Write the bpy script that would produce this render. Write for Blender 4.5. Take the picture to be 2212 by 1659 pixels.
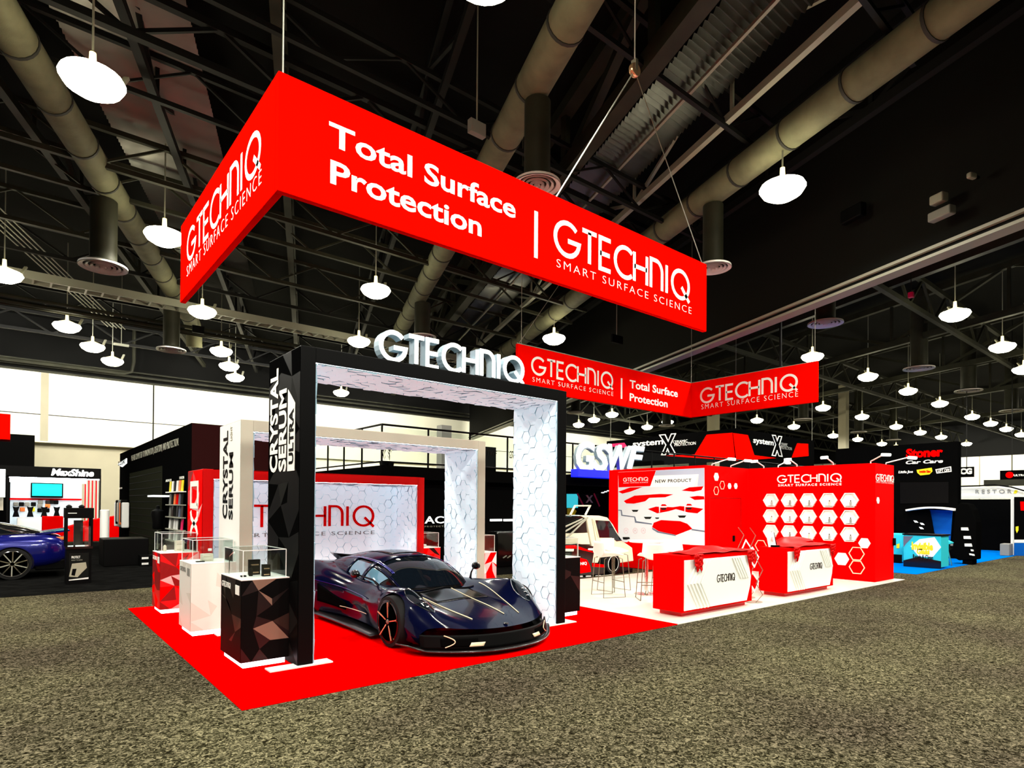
import bpy, bmesh, math, random
import numpy as np
from mathutils import Vector, Matrix
random.seed(7)
PI = math.pi
for _o in list(bpy.data.objects): bpy.data.objects.remove(_o, do_unlink=True)
SC = bpy.context.scene
COL = SC.collection

# ---------------------------------------------------------------- camera
F_PX, CY = 1317.4527, 1081.8522
YAW, PITCH, ROLL = 0.6898, 0.0082, 0.0076
CAM = np.array([-1.5247, -5.3804, 1.7336])
_fw = np.array([math.sin(YAW)*math.cos(PITCH), math.cos(YAW)*math.cos(PITCH), math.sin(PITCH)])
_r = np.array([math.cos(YAW), -math.sin(YAW), 0.0])
_u = np.cross(_r, _fw)
_r2 = _r*math.cos(ROLL) + _u*math.sin(ROLL)
_u2 = -_r*math.sin(ROLL) + _u*math.cos(ROLL)
cd = bpy.data.cameras.new('camera'); co = bpy.data.objects.new('camera', cd); COL.objects.link(co)
cd.sensor_width = 36.0; cd.lens = 36.0*F_PX/2212.0; cd.shift_y = (CY-829.5)/2212.0
cd.clip_start = 0.05; cd.clip_end = 400
m = Matrix.Identity(4)
for i in range(3):
    m[i][0] = _r2[i]; m[i][1] = _u2[i]; m[i][2] = -_fw[i]; m[i][3] = CAM[i]
co.matrix_world = m
SC.camera = co
# measured positions in the photo, turned into points on real planes
def _ray(px, py): return _fw + _r2*(px-1106)/F_PX - _u2*(py-CY)/F_PX
def fl(px, py, z=0.0):
    d = _ray(px, py); return CAM + d*(z-CAM[2])/d[2]
def on_y(px, py, y):
    d = _ray(px, py); return CAM + d*(y-CAM[1])/d[1]
def on_x(px, py, x):
    d = _ray(px, py); return CAM + d*(x-CAM[0])/d[0]

# ---------------------------------------------------------------- world, exposure
w = bpy.data.worlds.new('hall_world'); SC.world = w; w.use_nodes = True
bg = w.node_tree.nodes['Background']; bg.inputs[0].default_value = (1.0, 0.98, 0.93, 1); bg.inputs[1].default_value = 0.10
SC.view_settings.view_transform = 'Standard'; SC.view_settings.look = 'None'
SC.view_settings.gamma = 1.0; SC.view_settings.use_curve_mapping = False
SC.view_settings.exposure = 0.0
LAMP_W = 1900.0      # watts of each hall lamp

# high-bay lamps: x, y, label
LAMP_Z = 9.0
LAMPS = [
 (-0.52, 6.98, 'large glowing high-bay lamp at the upper left above the round duct'),
 (1.58, 12.95, 'high-bay lamp just left of the red hanging sign corner'),
 (-1.71, 19.30, 'high-bay lamp cut by the left edge of the picture'),
 (0.20, 24.91, 'nearest of three high-bay lamps in a line above the white wall'),
 (1.33, 28.08, 'middle of three high-bay lamps in a line above the white wall'),
 (2.39, 30.82, 'last of three high-bay lamps in a line above the white wall'),
 (3.90, 19.23, 'high-bay lamp just below the left tip of the red hanging sign'),
 (6.01, 25.06, 'top one of three small lamps left of the black arch'),
 (7.14, 28.08, 'middle one of three small lamps left of the black arch'),
 (8.18, 30.84, 'lowest of three small lamps left of the black arch'),
 (10.10, 19.22, 'high-bay lamp to the left of the illuminated letters on the arch'),
 (7.74, 13.00, 'high-bay lamp under the middle of the large red hanging sign'),
 (14.63, 31.28, 'small lamp seen through the opening of the black arch'),
 (3.27, 1.08, 'high-bay lamp at the very top edge above the truss'),
 (16.17, 13.36, 'round high-bay lamp above the second red hanging sign'),
 (11.64, 1.23, 'large high-bay lamp under the duct at the upper right'),
 (24.92, 1.46, 'bright high-bay lamp at the right beyond the bulkhead edge'),
 (31.74, 1.50, 'second high-bay lamp along the right row behind the bulkhead'),
 (37.91, 1.91, 'high-bay lamp cut by the right edge of the picture'),
 (27.39, 7.67, 'high-bay lamp just above the right tip of the second hanging sign'),
 (33.96, 7.70, 'second lamp of the row starting above the second hanging sign'),
 (40.09, 7.73, 'third lamp of the row starting above the second hanging sign'),
 (46.63, 7.92, 'fourth lamp of the row starting above the second hanging sign'),
]
FAR_LAMPS = [(42.65,13.81),(49.18,13.72),(55.23,8.19),(60.79,8.27),(57.44,14.10),(63.55,14.13),(69.07,14.00),
 (45.16,20.10),(51.12,19.95),(60.42,20.55),(65.43,20.24),(71.94,20.28),(78.30,14.20),(34.14,25.86),(35.29,28.80),(36.56,31.77),
 (42.09,28.72),(43.51,31.88),(40.77,25.58),(53.0,2.2),(45.5,2.1),(60.0,2.3),(66.0,8.3),(72.0,8.4),(76.5,20.4),(67.0,2.4)]
HIDDEN_AND_ADDED_LIGHTS = [(-3.6,1.5),(18.3,1.45),(-5.6,-4.6),(1.2,-4.6),(8.4,-4.6),(15.0,-4.6),(-8.0,-10.5),(-1.0,-10.5),(6.0,-10.5),(13.5,-10.5),(-7.0,7.0),(-4.0,13.0),(22.0,-4.6),(29.0,-4.5),(36.0,-4.5),(21.5,13.6),(22.0,19.5),(16.5,19.4),(-4.5,31.0),(-3.0,25.0),(20.5,31.0),(27.0,31.0),(12.2,25.2),(18.4,25.2),(83,2),(83,8.4),(83,14.5),(83,20.5)]  # includes lights without lamp bodies, added to brighten the back and right walls
for i, (x, y) in enumerate([(a[0], a[1]) for a in LAMPS] + FAR_LAMPS + HIDDEN_AND_ADDED_LIGHTS):
    if 58 < x < 74: continue
    far = y > 24 or x > 74
    ld = bpy.data.lights.new('high_bay_or_added_light', 'SPOT'); ld.energy = LAMP_W*(1.05 if far else 1); ld.color = (1.0, 0.965, 0.85)
    ld.shadow_soft_size = 0.32
    ld.spot_size = math.radians(150 if far else 165); ld.spot_blend = 0.35
    lo = bpy.data.objects.new('high_bay_or_added_light', ld); COL.objects.link(lo); lo.location = (x, y, LAMP_Z-0.42)
    if far: lo.rotation_euler = (0, math.radians(-52), 0) if x > 74 else (math.radians(58), 0, 0)  # lights near the end walls are turned toward them to brighten them

# ---------------------------------------------------------------- materials
def _in(b, k, v):
    if k in b.inputs: b.inputs[k].default_value = v
def mat(name, c, rough=0.5, metal=0.0, spec=0.5, emit=0.0, ecol=None, coat=0.0, alpha=1.0, trans=0.0, bump=None, vary=None):
    m = bpy.data.materials.new(name); m.use_nodes = True
    nt = m.node_tree; b = nt.nodes['Principled BSDF']
    _in(b, 'Base Color', (*c, 1)); _in(b, 'Roughness', rough); _in(b, 'Metallic', metal)
    _in(b, 'Specular IOR Level', spec); _in(b, 'Coat Weight', coat); _in(b, 'Coat Roughness', 0.03)
    _in(b, 'Alpha', alpha); _in(b, 'Transmission Weight', trans)
    if emit: _in(b, 'Emission Color', (*(ecol or c), 1)); _in(b, 'Emission Strength', emit)
    tc = nt.nodes.new('ShaderNodeTexCoord')
    if vary:   # (scale, amount): slow mottling of the surface colour
        n = nt.nodes.new('ShaderNodeTexNoise'); n.inputs['Scale'].default_value = vary[0]; n.inputs['Detail'].default_value = 4
        nt.links.new(tc.outputs['Object'], n.inputs['Vector'])
        r = nt.nodes.new('ShaderNodeValToRGB'); a = vary[1]
        r.color_ramp.elements[0].position = 0.3; r.color_ramp.elements[1].position = 0.7
        r.color_ramp.elements[0].color = (*[x*(1-a) for x in c], 1); r.color_ramp.elements[1].color = (*[min(1, x*(1+a)) for x in c], 1)
        nt.links.new(n.outputs['Fac'], r.inputs['Fac']); nt.links.new(r.outputs['Color'], b.inputs['Base Color'])
    if bump:
        n = nt.nodes.new('ShaderNodeTexNoise'); n.inputs['Scale'].default_value = bump[0]; n.inputs['Detail'].default_value = 3
        nt.links.new(tc.outputs['Object'], n.inputs['Vector'])
        bm = nt.nodes.new('ShaderNodeBump'); bm.inputs['Strength'].default_value = bump[1]; bm.inputs['Distance'].default_value = 0.01
        nt.links.new(n.outputs['Fac'], bm.inputs['Height']); nt.links.new(bm.outputs['Normal'], b.inputs['Normal'])
    return m
M = {}
M['red_carpet'] = mat('red_carpet', (0.90, 0.0, 0.0), 1.0, spec=0.0, vary=(30, 0.04))
M['banner_red'] = mat('banner_red', (0.88, 0.002, 0.0), 0.95, spec=0.0, vary=(3, 0.02))
M['wall_red'] = mat('wall_red', (0.82, 0.0, 0.0), 0.7, spec=0.01, vary=(2, 0.03))
M['red_gloss'] = mat('red_gloss', (0.70, 0.0, 0.002), 0.35, spec=0.3)
M['deep_red'] = mat('deep_red', (0.018, 0.0, 0.0), 0.7, spec=0.1)
M['letter_white'] = mat('letter_white', (0.86, 0.86, 0.80), 0.6, spec=0.1)
M['white'] = mat('white', (0.85, 0.85, 0.82), 0.5, spec=0.3)
M['vinyl_white'] = mat('vinyl_white', (0.84, 0.83, 0.74), 0.25, spec=0.3, vary=(1.2, 0.03))
M['warm_white'] = mat('warm_white', (0.62, 0.57, 0.47), 0.6, spec=0.2, vary=(2, 0.04))
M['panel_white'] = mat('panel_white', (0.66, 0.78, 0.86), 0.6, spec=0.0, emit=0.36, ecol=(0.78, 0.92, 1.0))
M['groove'] = mat('groove', (0.30, 0.45, 0.55), 0.7, spec=0.0)
M['dark_red'] = mat('dark_red', (0.25, 0.0, 0.0), 0.4, spec=0.3)
M['alcove_red'] = mat('alcove_red', (0.50, 0.0, 0.0), 0.6, spec=0.1)
M['arch_white_shaded'] = mat('arch_white_shaded', (0.40, 0.38, 0.31), 0.7, spec=0.1, vary=(2, 0.05))  # white arch darkened: the weaker light on its front is put into the colour
M['ped_white'] = mat('ped_white', (0.74, 0.72, 0.66), 0.5, spec=0.2)
M['ped_cream'] = mat('ped_cream', (0.64, 0.61, 0.54), 0.5, spec=0.2)
M['cyan_glow'] = mat('cyan_glow', (0.0, 0.4, 0.5), 0.4, emit=0.8, ecol=(0.05, 0.65, 0.78))  # emission keeps the turquoise poster bright in the dark stand
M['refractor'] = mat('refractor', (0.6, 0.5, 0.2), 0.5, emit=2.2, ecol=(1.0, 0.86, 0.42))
M['print_white'] = mat('print_white', (0.60, 0.62, 0.66), 0.7, spec=0.05)
M['print_lavender'] = mat('print_lavender', (0.42, 0.45, 0.58), 0.7, spec=0.05)
M['print_pink'] = mat('print_pink', (0.60, 0.34, 0.38), 0.7, spec=0.05)
M['roller'] = mat('roller', (0.016, 0.017, 0.011), 0.9, spec=0.0)
M['wire'] = mat('wire', (0.16, 0.14, 0.09), 0.3, metal=0.3)
M['letter_side'] = mat('letter_side', (0.34, 0.46, 0.54), 0.5, spec=0.2)
M['hall_white'] = mat('hall_white', (0.84, 0.82, 0.64), 0.8, spec=0.1, vary=(0.25, 0.04))
M['hall_beige'] = mat('hall_beige', (0.40, 0.37, 0.27), 0.8, spec=0.1, vary=(0.4, 0.08))
M['black'] = mat('black', (0.0022, 0.0022, 0.0022), 0.5, spec=0.05)
M['black_matt'] = mat('black_matt', (0.002, 0.002, 0.002), 0.9, spec=0.0)
M['black_gloss'] = mat('black_gloss', (0.003, 0.003, 0.003), 0.12, spec=0.4)
M['charcoal'] = mat('charcoal', (0.009, 0.009, 0.008), 0.7, spec=0.03)
M['ceiling_black'] = mat('ceiling_black', (0.006, 0.006, 0.0055), 0.9, spec=0.05, vary=(0.3, 0.3))
M['steel_olive'] = mat('steel_olive', (0.026, 0.026, 0.016), 0.6, spec=0.2, vary=(1.5, 0.3))
M['steel_dark'] = mat('steel_dark', (0.006, 0.006, 0.0055), 0.6, spec=0.2)
M['steel_light'] = mat('steel_light', (0.30, 0.30, 0.24), 0.5, spec=0.3)
M['duct'] = mat('duct', (0.16, 0.158, 0.095), 0.75, spec=0.2, vary=(2.5, 0.2), bump=(60, 0.3))
M['duct_band'] = mat('duct_band', (0.02, 0.02, 0.015), 0.7)
M['diffuser'] = mat('diffuser', (0.80, 0.76, 0.74), 0.4, spec=0.4)
M['gray'] = mat('gray', (0.22, 0.22, 0.20), 0.6)
M['chrome'] = mat('chrome', (0.8, 0.78, 0.72), 0.15, metal=1.0)
M['gold'] = mat('gold', (0.85, 0.55, 0.32), 0.25, metal=0.7)
M['cream'] = mat('cream', (0.80, 0.68, 0.45), 0.3)
M['navy_paint'] = mat('navy_paint', (0.0012, 0.002, 0.015), 0.15, metal=0.0, spec=0.10, coat=0.20)
M['blue_paint'] = mat('blue_paint', (0.004, 0.006, 0.16), 0.2, metal=0.4, spec=0.6, coat=1.0)
M['carbon'] = mat('carbon', (0.008, 0.008, 0.008), 0.3, spec=0.4, coat=0.2)
M['tyre'] = mat('tyre', (0.008, 0.008, 0.008), 0.8, spec=0.2)
M['car_glass'] = mat('car_glass', (0.003, 0.005, 0.008), 0.03, spec=0.35, coat=0.15)
M['glass_reflection_tint'] = mat('glass_reflection_tint', (0.10, 0.22, 0.30), 0.06, spec=0.9, coat=1.0)  # light-blue reflection of the white arch put into the glass colour
M['truck_white'] = mat('truck_white', (0.74, 0.66, 0.50), 0.3, spec=0.4, coat=0.3)
M['lamp'] = mat('lamp', (1, 1, 1), 0.5, emit=26.0, ecol=(1.0, 0.93, 0.66))
M['led'] = mat('led', (1, 1, 1), 0.5, emit=22.0, ecol=(0.84, 0.91, 1.0))
M['plinth_light'] = mat('plinth_light', (1, 1, 1), 0.5, emit=3.5, ecol=(1.0, 0.93, 1.0))
M['sign_lit'] = mat('sign_lit', (0.9, 0.95, 0.93), 0.5, emit=1.0, ecol=(0.95, 1.0, 0.98))
M['blue_lit'] = mat('blue_lit', (0.0, 0.0, 0.9), 0.5, emit=0.8, ecol=(0.0, 0.01, 1.0))
M['screen_teal'] = mat('screen_teal', (0.0, 0.3, 0.3), 0.3, emit=0.8, ecol=(0.0, 0.62, 0.60))
M['cyan'] = mat('cyan', (0.02, 0.55, 0.66), 0.5, spec=0.2)
M['blue'] = mat('blue', (0.0, 0.09, 0.42), 0.7, spec=0.1)
M['blue_carpet'] = mat('blue_carpet', (0.0, 0.14, 0.58), 0.95, spec=0.0)
M['dark_carpet'] = mat('dark_carpet', (0.005, 0.005, 0.0048), 0.95, spec=0.0, vary=(4, 0.4))
M['yellow'] = mat('yellow', (0.85, 0.72, 0.0), 0.5)
M['orange'] = mat('orange', (0.85, 0.18, 0.02), 0.5)
M['pink'] = mat('pink', (0.85, 0.45, 0.45), 0.5)
M['lavender'] = mat('lavender', (0.55, 0.58, 0.75), 0.5)
M['slate'] = mat('slate', (0.10, 0.12, 0.18), 0.5)
M['brown'] = mat('brown', (0.020, 0.010, 0.007), 0.4)
M['copper'] = mat('copper', (0.20, 0.12, 0.085), 0.4)
M['maroon'] = mat('maroon', (0.004, 0.001, 0.0015), 0.4)
M['product_grey'] = mat('product_grey', (0.3, 0.3, 0.28), 0.5)
M['magenta'] = mat('magenta', (0.8, 0.0, 0.12), 0.5)
M['cloth_red'] = mat('cloth_red', (0.58, 0.0, 0.0), 0.45, spec=0.12)
def glass_mat(name, tint, a):
    m = bpy.data.materials.new(name); m.use_nodes = True; nt = m.node_tree; nt.nodes.clear()
    o = nt.nodes.new('ShaderNodeOutputMaterial'); t = nt.nodes.new('ShaderNodeBsdfTransparent'); g = nt.nodes.new('ShaderNodeBsdfGlossy')
    t.inputs[0].default_value = (*tint, 1); g.inputs['Roughness'].default_value = 0.03; x = nt.nodes.new('ShaderNodeMixShader'); x.inputs[0].default_value = a
    nt.links.new(t.outputs[0], x.inputs[1]); nt.links.new(g.outputs[0], x.inputs[2]); nt.links.new(x.outputs[0], o.inputs[0]); return m
M['acrylic'] = glass_mat('acrylic', (0.93, 0.96, 0.95), 0.06)
M['pane'] = glass_mat('pane', (0.92, 0.95, 0.93), 0.05)

def carpet_mat():
    m = bpy.data.materials.new('grey_carpet'); m.use_nodes = True; nt = m.node_tree; b = nt.nodes['Principled BSDF']
    _in(b, 'Roughness', 1.0); _in(b, 'Specular IOR Level', 0.0)
    tc = nt.nodes.new('ShaderNodeTexCoord')
    n1 = nt.nodes.new('ShaderNodeTexNoise'); n1.inputs['Scale'].default_value = 26; n1.inputs['Detail'].default_value = 5; n1.inputs['Roughness'].default_value = 0.7; n1.inputs['Distortion'].default_value = 1.6
    r1 = nt.nodes.new('ShaderNodeValToRGB'); e = r1.color_ramp.elements
    e[0].position = 0.42; e[0].color = (0.008, 0.007, 0.004, 1); e[1].position = 0.62; e[1].color = (0.20, 0.18, 0.125, 1)
    k = r1.color_ramp.elements.new(0.5); k.color = (0.043, 0.040, 0.025, 1)
    n2 = nt.nodes.new('ShaderNodeTexNoise'); n2.inputs['Scale'].default_value = 0.55; n2.inputs['Detail'].default_value = 3
    r2 = nt.nodes.new('ShaderNodeValToRGB'); r2.color_ramp.elements[0].position = 0.35; r2.color_ramp.elements[0].color = (0.72, 0.66, 0.66, 1); r2.color_ramp.elements[1].position = 0.65; r2.color_ramp.elements[1].color = (1.15, 1.15, 0.98, 1)
    mx = nt.nodes.new('ShaderNodeMix'); mx.data_type = 'RGBA'; mx.blend_type = 'MULTIPLY'; mx.inputs[0].default_value = 1.0
    nt.links.new(tc.outputs['Object'], n1.inputs['Vector']); nt.links.new(tc.outputs['Object'], n2.inputs['Vector'])
    nt.links.new(n1.outputs['Fac'], r1.inputs['Fac']); nt.links.new(n2.outputs['Fac'], r2.inputs['Fac'])
    nt.links.new(r1.outputs['Color'], mx.inputs[6]); nt.links.new(r2.outputs['Color'], mx.inputs[7]); nt.links.new(mx.outputs[2], b.inputs['Base Color'])
    bp = nt.nodes.new('ShaderNodeBump'); bp.inputs['Strength'].default_value = 0.5; bp.inputs['Distance'].default_value = 0.01
    nt.links.new(n1.outputs['Fac'], bp.inputs['Height']); nt.links.new(bp.outputs['Normal'], b.inputs['Normal'])
    return m
M['floor_carpet'] = carpet_mat()
def deck_mat():
    m = bpy.data.materials.new('corrugated_deck'); m.use_nodes = True; nt = m.node_tree; b = nt.nodes['Principled BSDF']
    _in(b, 'Base Color', (0.14, 0.14, 0.13, 1)); _in(b, 'Roughness', 0.25); _in(b, 'Metallic', 0.95)
    tc = nt.nodes.new('ShaderNodeTexCoord'); n = nt.nodes.new('ShaderNodeTexNoise'); n.inputs['Scale'].default_value = 3
    nt.links.new(tc.outputs['Object'], n.inputs['Vector'])
    r = nt.nodes.new('ShaderNodeMapRange'); r.inputs[3].default_value = 0.2; r.inputs[4].default_value = 0.65
    nt.links.new(n.outputs['Fac'], r.inputs[0]); nt.links.new(r.outputs[0], b.inputs['Roughness'])
    return m
M['deck'] = deck_mat()

# ---------------------------------------------------------------- mesh helpers
ORG = {}
class MB:
    def __init__(s): s.v = []; s.f = []; s.mi = []; s.mats = []; s.cur = 0
    def use(s, k):
        if k not in s.mats: s.mats.append(k)
        s.cur = s.mats.index(k); return s
    def add(s, vs, fs):
        b = len(s.v); s.v += [tuple(float(c) for c in p) for p in vs]
        for f in fs: s.f.append(tuple(b+i for i in f)); s.mi.append(s.cur)
        return s
    def quad(s, a, b, c, d): return s.add([a, b, c, d], [(0, 1, 2, 3)])
    def box(s, x0, y0, z0, x1, y1, z1):
        x0, x1 = min(x0, x1), max(x0, x1); y0, y1 = min(y0, y1), max(y0, y1); z0, z1 = min(z0, z1), max(z0, z1)
        vs = [(x0,y0,z0),(x1,y0,z0),(x1,y1,z0),(x0,y1,z0),(x0,y0,z1),(x1,y0,z1),(x1,y1,z1),(x0,y1,z1)]
        return s.add(vs, [(0,3,2,1),(4,5,6,7),(0,1,5,4),(1,2,6,5),(2,3,7,6),(3,0,4,7)])
    def bar(s, p, q, w, h=None, up=(0, 0, 1)):     # rectangular bar from p to q
        h = w if h is None else h
        p = Vector([float(c) for c in p]); q = Vector([float(c) for c in q]); d = (q-p).normalized(); up = Vector(up)
        if abs(d.dot(up)) > 0.99: up = Vector((1, 0, 0))
        a = d.cross(up).normalized(); b = a.cross(d)
        vs = []
        for c in (p, q):
            for sx, sy in ((-1,-1),(1,-1),(1,1),(-1,1)): vs.append(c + a*sx*w/2 + b*sy*h/2)
        return s.add(vs, [(0,3,2,1),(4,5,6,7),(0,1,5,4),(1,2,6,5),(2,3,7,6),(3,0,4,7)])
    def tube(s, pts, r, n=10, caps=True, radii=None):
        P = [Vector([float(c) for c in p]) for p in pts]; vs = []; fs = []; k = len(P)
        a = None
        for i, p in enumerate(P):
            d = (P[min(i+1, k-1)] - P[max(i-1, 0)]).normalized()
            if a is None: a = d.orthogonal().normalized()
            else: a = (a - d*a.dot(d)).normalized()
            b = d.cross(a); rr = radii[i] if radii else r
            for j in range(n):
                t = 2*PI*j/n; vs.append(p + (a*math.cos(t) + b*math.sin(t))*rr)
        for i in range(k-1):
            for j in range(n): fs.append((i*n+j, i*n+(j+1)%n, (i+1)*n+(j+1)%n, (i+1)*n+j))
        if caps: fs.append(tuple(range(n-1, -1, -1))); fs.append(tuple((k-1)*n+j for j in range(n)))
        return s.add(vs, fs)
    def lathe(s, c, prof, n=24, axis='z', caps=True):         # prof: (radius, height)
        vs = []; fs = []; k = len(prof)
        for (r, h) in prof:
            for j in range(n):
                t = 2*PI*j/n; x, y = r*math.cos(t), r*math.sin(t)
                p = {'z': (x, y, h), 'x': (h, x, y), 'y': (x, h, y)}[axis]
                vs.append((c[0]+p[0], c[1]+p[1], c[2]+p[2]))
        for i in range(k-1):
            for j in range(n): fs.append((i*n+j, i*n+(j+1)%n, (i+1)*n+(j+1)%n, (i+1)*n+j))
        if caps and prof[0][0] > 1e-4: fs.append(tuple(range(n)))
        if caps and prof[-1][0] > 1e-4: fs.append(tuple((k-1)*n+j for j in range(n)))
        return s.add(vs, fs)
    def prism(s, pts, F, w0, w1):                   # polygon in a frame, extruded along its normal
        n = len(pts)
        vs = [F.p(u, v, w0) for u, v in pts] + [F.p(u, v, w1) for u, v in pts]
        fs = [tuple(range(n)), tuple(range(2*n-1, n-1, -1))] + [(i, (i+1)%n, n+(i+1)%n, n+i) for i in range(n)]
        return s.add(vs, fs)
    def grid(s, fn, us, vs_):
        nu, nv = len(us), len(vs_); pts = [fn(u, v) for v in vs_ for u in us]
        return s.add(pts, [(j*nu+i, j*nu+i+1, (j+1)*nu+i+1, (j+1)*nu+i) for j in range(nv-1) for i in range(nu-1)])
    def build(s, name, mk=None, parent=None, smooth=False, bevel=0.0, solid=0.0, local=False, recalc=True):
        mats = s.mats if s.mats else [mk]
        if mk and s.mats and mk not in s.mats: mats = s.mats
        if local: o0 = np.zeros(3)
        elif parent is not None: o0 = ORG.get(parent.name, np.zeros(3))
        else:
            a = np.array(s.v); o0 = np.array([(a[:,0].min()+a[:,0].max())/2, (a[:,1].min()+a[:,1].max())/2, a[:,2].min()])
        me = bpy.data.meshes.new(name); me.from_pydata([(x-o0[0], y-o0[1], z-o0[2]) for x, y, z in s.v], [], s.f)
        for k in mats: me.materials.append(M[k])
        if s.mats: me.polygons.foreach_set('material_index', s.mi)
        me.validate(); me.update()
        if recalc:
            bm = bmesh.new(); bm.from_mesh(me); bmesh.ops.remove_doubles(bm, verts=bm.verts, dist=1e-5); bmesh.ops.recalc_face_normals(bm, faces=bm.faces); bm.to_mesh(me); bm.free()
        if smooth:
            me.polygons.foreach_set('use_smooth', [True]*len(me.polygons))
            try: me.set_sharp_from_angle(angle=math.radians(38))
            except Exception: pass
        o = bpy.data.objects.new(name, me); COL.objects.link(o)
        if parent is not None: o.parent = parent; ORG[o.name] = o0
        else: o.location = o0 if not local else (0, 0, 0); ORG[o.name] = o0
        if bevel:
            b = o.modifiers.new('bevel', 'BEVEL'); b.width = bevel; b.segments = 2; b.limit_method = 'ANGLE'
        if solid:
            b = o.modifiers.new('solid', 'SOLIDIFY'); b.thickness = solid; b.offset = 0
        return o
class Fr:                                           # frame on a plane: u right, v up, w out
    def __init__(s, o, a, b, n): s.o = np.array(o, float); s.a = np.array(a, float); s.b = np.array(b, float); s.n = np.array(n, float)
    def p(s, u, v, w=0.0): return s.o + s.a*u + s.b*v + s.n*w
def PY(y, x0=0.0, z0=0.0): return Fr((x0, y, z0), (1, 0, 0), (0, 0, 1), (0, -1, 0))      # faces the front aisle
def PX(x, y0=0.0, z0=0.0): return Fr((x, y0, z0), (0, -1, 0), (0, 0, 1), (-1, 0, 0))     # faces the side aisle
def uvy(px, py, y): p = on_y(px, py, y); return p[0], p[2]
def uvx(px, py, x): p = on_x(px, py, x); return -p[1], p[2]

def tag(o, label=None, cat=None, group=None, kind=None):
    if label: o['label'] = label
    if cat: o['category'] = cat
    if group: o['group'] = group
    if kind: o['kind'] = kind
    return o
def thing(name, label, cat, loc=(0, 0, 0), group=None):
    o = bpy.data.objects.new(name, None); COL.objects.link(o); o.location = loc; o.empty_display_size = 0.2
    ORG[o.name] = np.array(loc, float); return tag(o, label, cat, group)
def struct(o): o['kind'] = 'structure'; return o
def copy_tree(o, loc=None, rz=None, parent=None):
    c = o.copy(); COL.objects.link(c)
    if parent is not None: c.parent = parent
    if loc is not None: c.location = loc
    if rz is not None: c.rotation_euler = (0, 0, rz)
    for ch in list(o.children): copy_tree(ch, parent=c)
    return c

def text(s, F, u0, v0, u1, v1, mk, parent, name='lettering', depth=0.004, bold=0.0, spacing=1.0, shear=0.0, align='LEFT', lines=1.0, label=None):
    """words fitted to the box u0..u1, v0..v1 of a frame"""
    cu = bpy.data.curves.new('words', 'FONT'); cu.body = s; cu.size = 1; cu.extrude = 0.5; cu.offset = bold; cu.space_character = spacing
    cu.shear = shear; cu.space_line = lines; cu.align_x = align; cu.resolution_u = 3
    ob = bpy.data.objects.new('words', cu); COL.objects.link(ob)
    dg = bpy.context.evaluated_depsgraph_get(); me = bpy.data.meshes.new_from_object(ob.evaluated_get(dg))
    bpy.data.objects.remove(ob, do_unlink=True); bpy.data.curves.remove(cu)
    a = np.zeros(len(me.vertices)*3); me.vertices.foreach_get('co', a); a = a.reshape(-1, 3)
    lo, hi = a.min(0), a.max(0)
    U = u0 + (a[:,0]-lo[0])/(hi[0]-lo[0])*(u1-u0); V = v0 + (a[:,1]-lo[1])/(hi[1]-lo[1])*(v1-v0); W = np.where(a[:,2] > 0, depth, 0.0005)
    o0 = ORG.get(parent.name, np.zeros(3)) if parent is not None else np.zeros(3)
    P = F.o + np.outer(U, F.a) + np.outer(V, F.b) + np.outer(W, F.n)
    if parent is None: o0 = P.mean(0)
    P = P - o0
    me.vertices.foreach_set('co', P.ravel()); me.name = name; me.materials.clear(); me.materials.append(M[mk]); me.update()
    o = bpy.data.objects.new(name, me); COL.objects.link(o)
    if parent is not None: o.parent = parent
    else: o.location = o0
    ORG[o.name] = o0
    if label: o['label'] = label
    return o

# strokes of the geometric company lettering, in units of the letter height
def _arc(cx, cy, r, a0, a1, n=14, ry=None):
    ry = ry or r
    return [(cx+r*math.cos(math.radians(a0+(a1-a0)*i/n)), cy+ry*math.sin(math.radians(a0+(a1-a0)*i/n))) for i in range(n+1)]
def ribbon(mb, pts, t, F, w0, w1, closed=False):
    n = len(pts); L = []; R = []
    for i in range(n):
        if closed: a, b, c = pts[(i-1) % n], pts[i], pts[(i+1) % n]
        else: a, b, c = pts[max(i-1, 0)], pts[i], pts[min(i+1, n-1)]
        d1 = np.array([b[0]-a[0], b[1]-a[1]]); d2 = np.array([c[0]-b[0], c[1]-b[1]])
        l1, l2 = np.hypot(*d1), np.hypot(*d2)
        d1 = d1/l1 if l1 > 0 else d2/l2; d2 = d2/l2 if l2 > 0 else d1
        nn = np.array([-(d1+d2)[1], (d1+d2)[0]]); nn = nn/max(np.hypot(*nn), 1e-6)
        k = 1.0/max(0.5, nn@np.array([-d1[1], d1[0]]))
        L.append((b[0]+nn[0]*t/2*k, b[1]+nn[1]*t/2*k)); R.append((b[0]-nn[0]*t/2*k, b[1]-nn[1]*t/2*k))
    vs = [F.p(*p, w0) for p in L] + [F.p(*p, w0) for p in R] + [F.p(*p, w1) for p in L] + [F.p(*p, w1) for p in R]
    fs = []
    rng = n if closed else n-1
    for i in range(rng):
        j = (i+1) % n
        fs += [(i, j, n+j, n+i), (2*n+i, 3*n+i, 3*n+j, 2*n+j), (i, 2*n+i, 2*n+j, j), (n+i, n+j, 3*n+j, 3*n+i)]
    if not closed: fs += [(0, n, 3*n, 2*n), (n-1, 3*n-1, 4*n-1, 2*n-1)] if False else [(0, n, 3*n, 2*n), (n-1, 2*n+n-1, 3*n+n-1, n+n-1)]
    mb.add(vs, fs)
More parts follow.
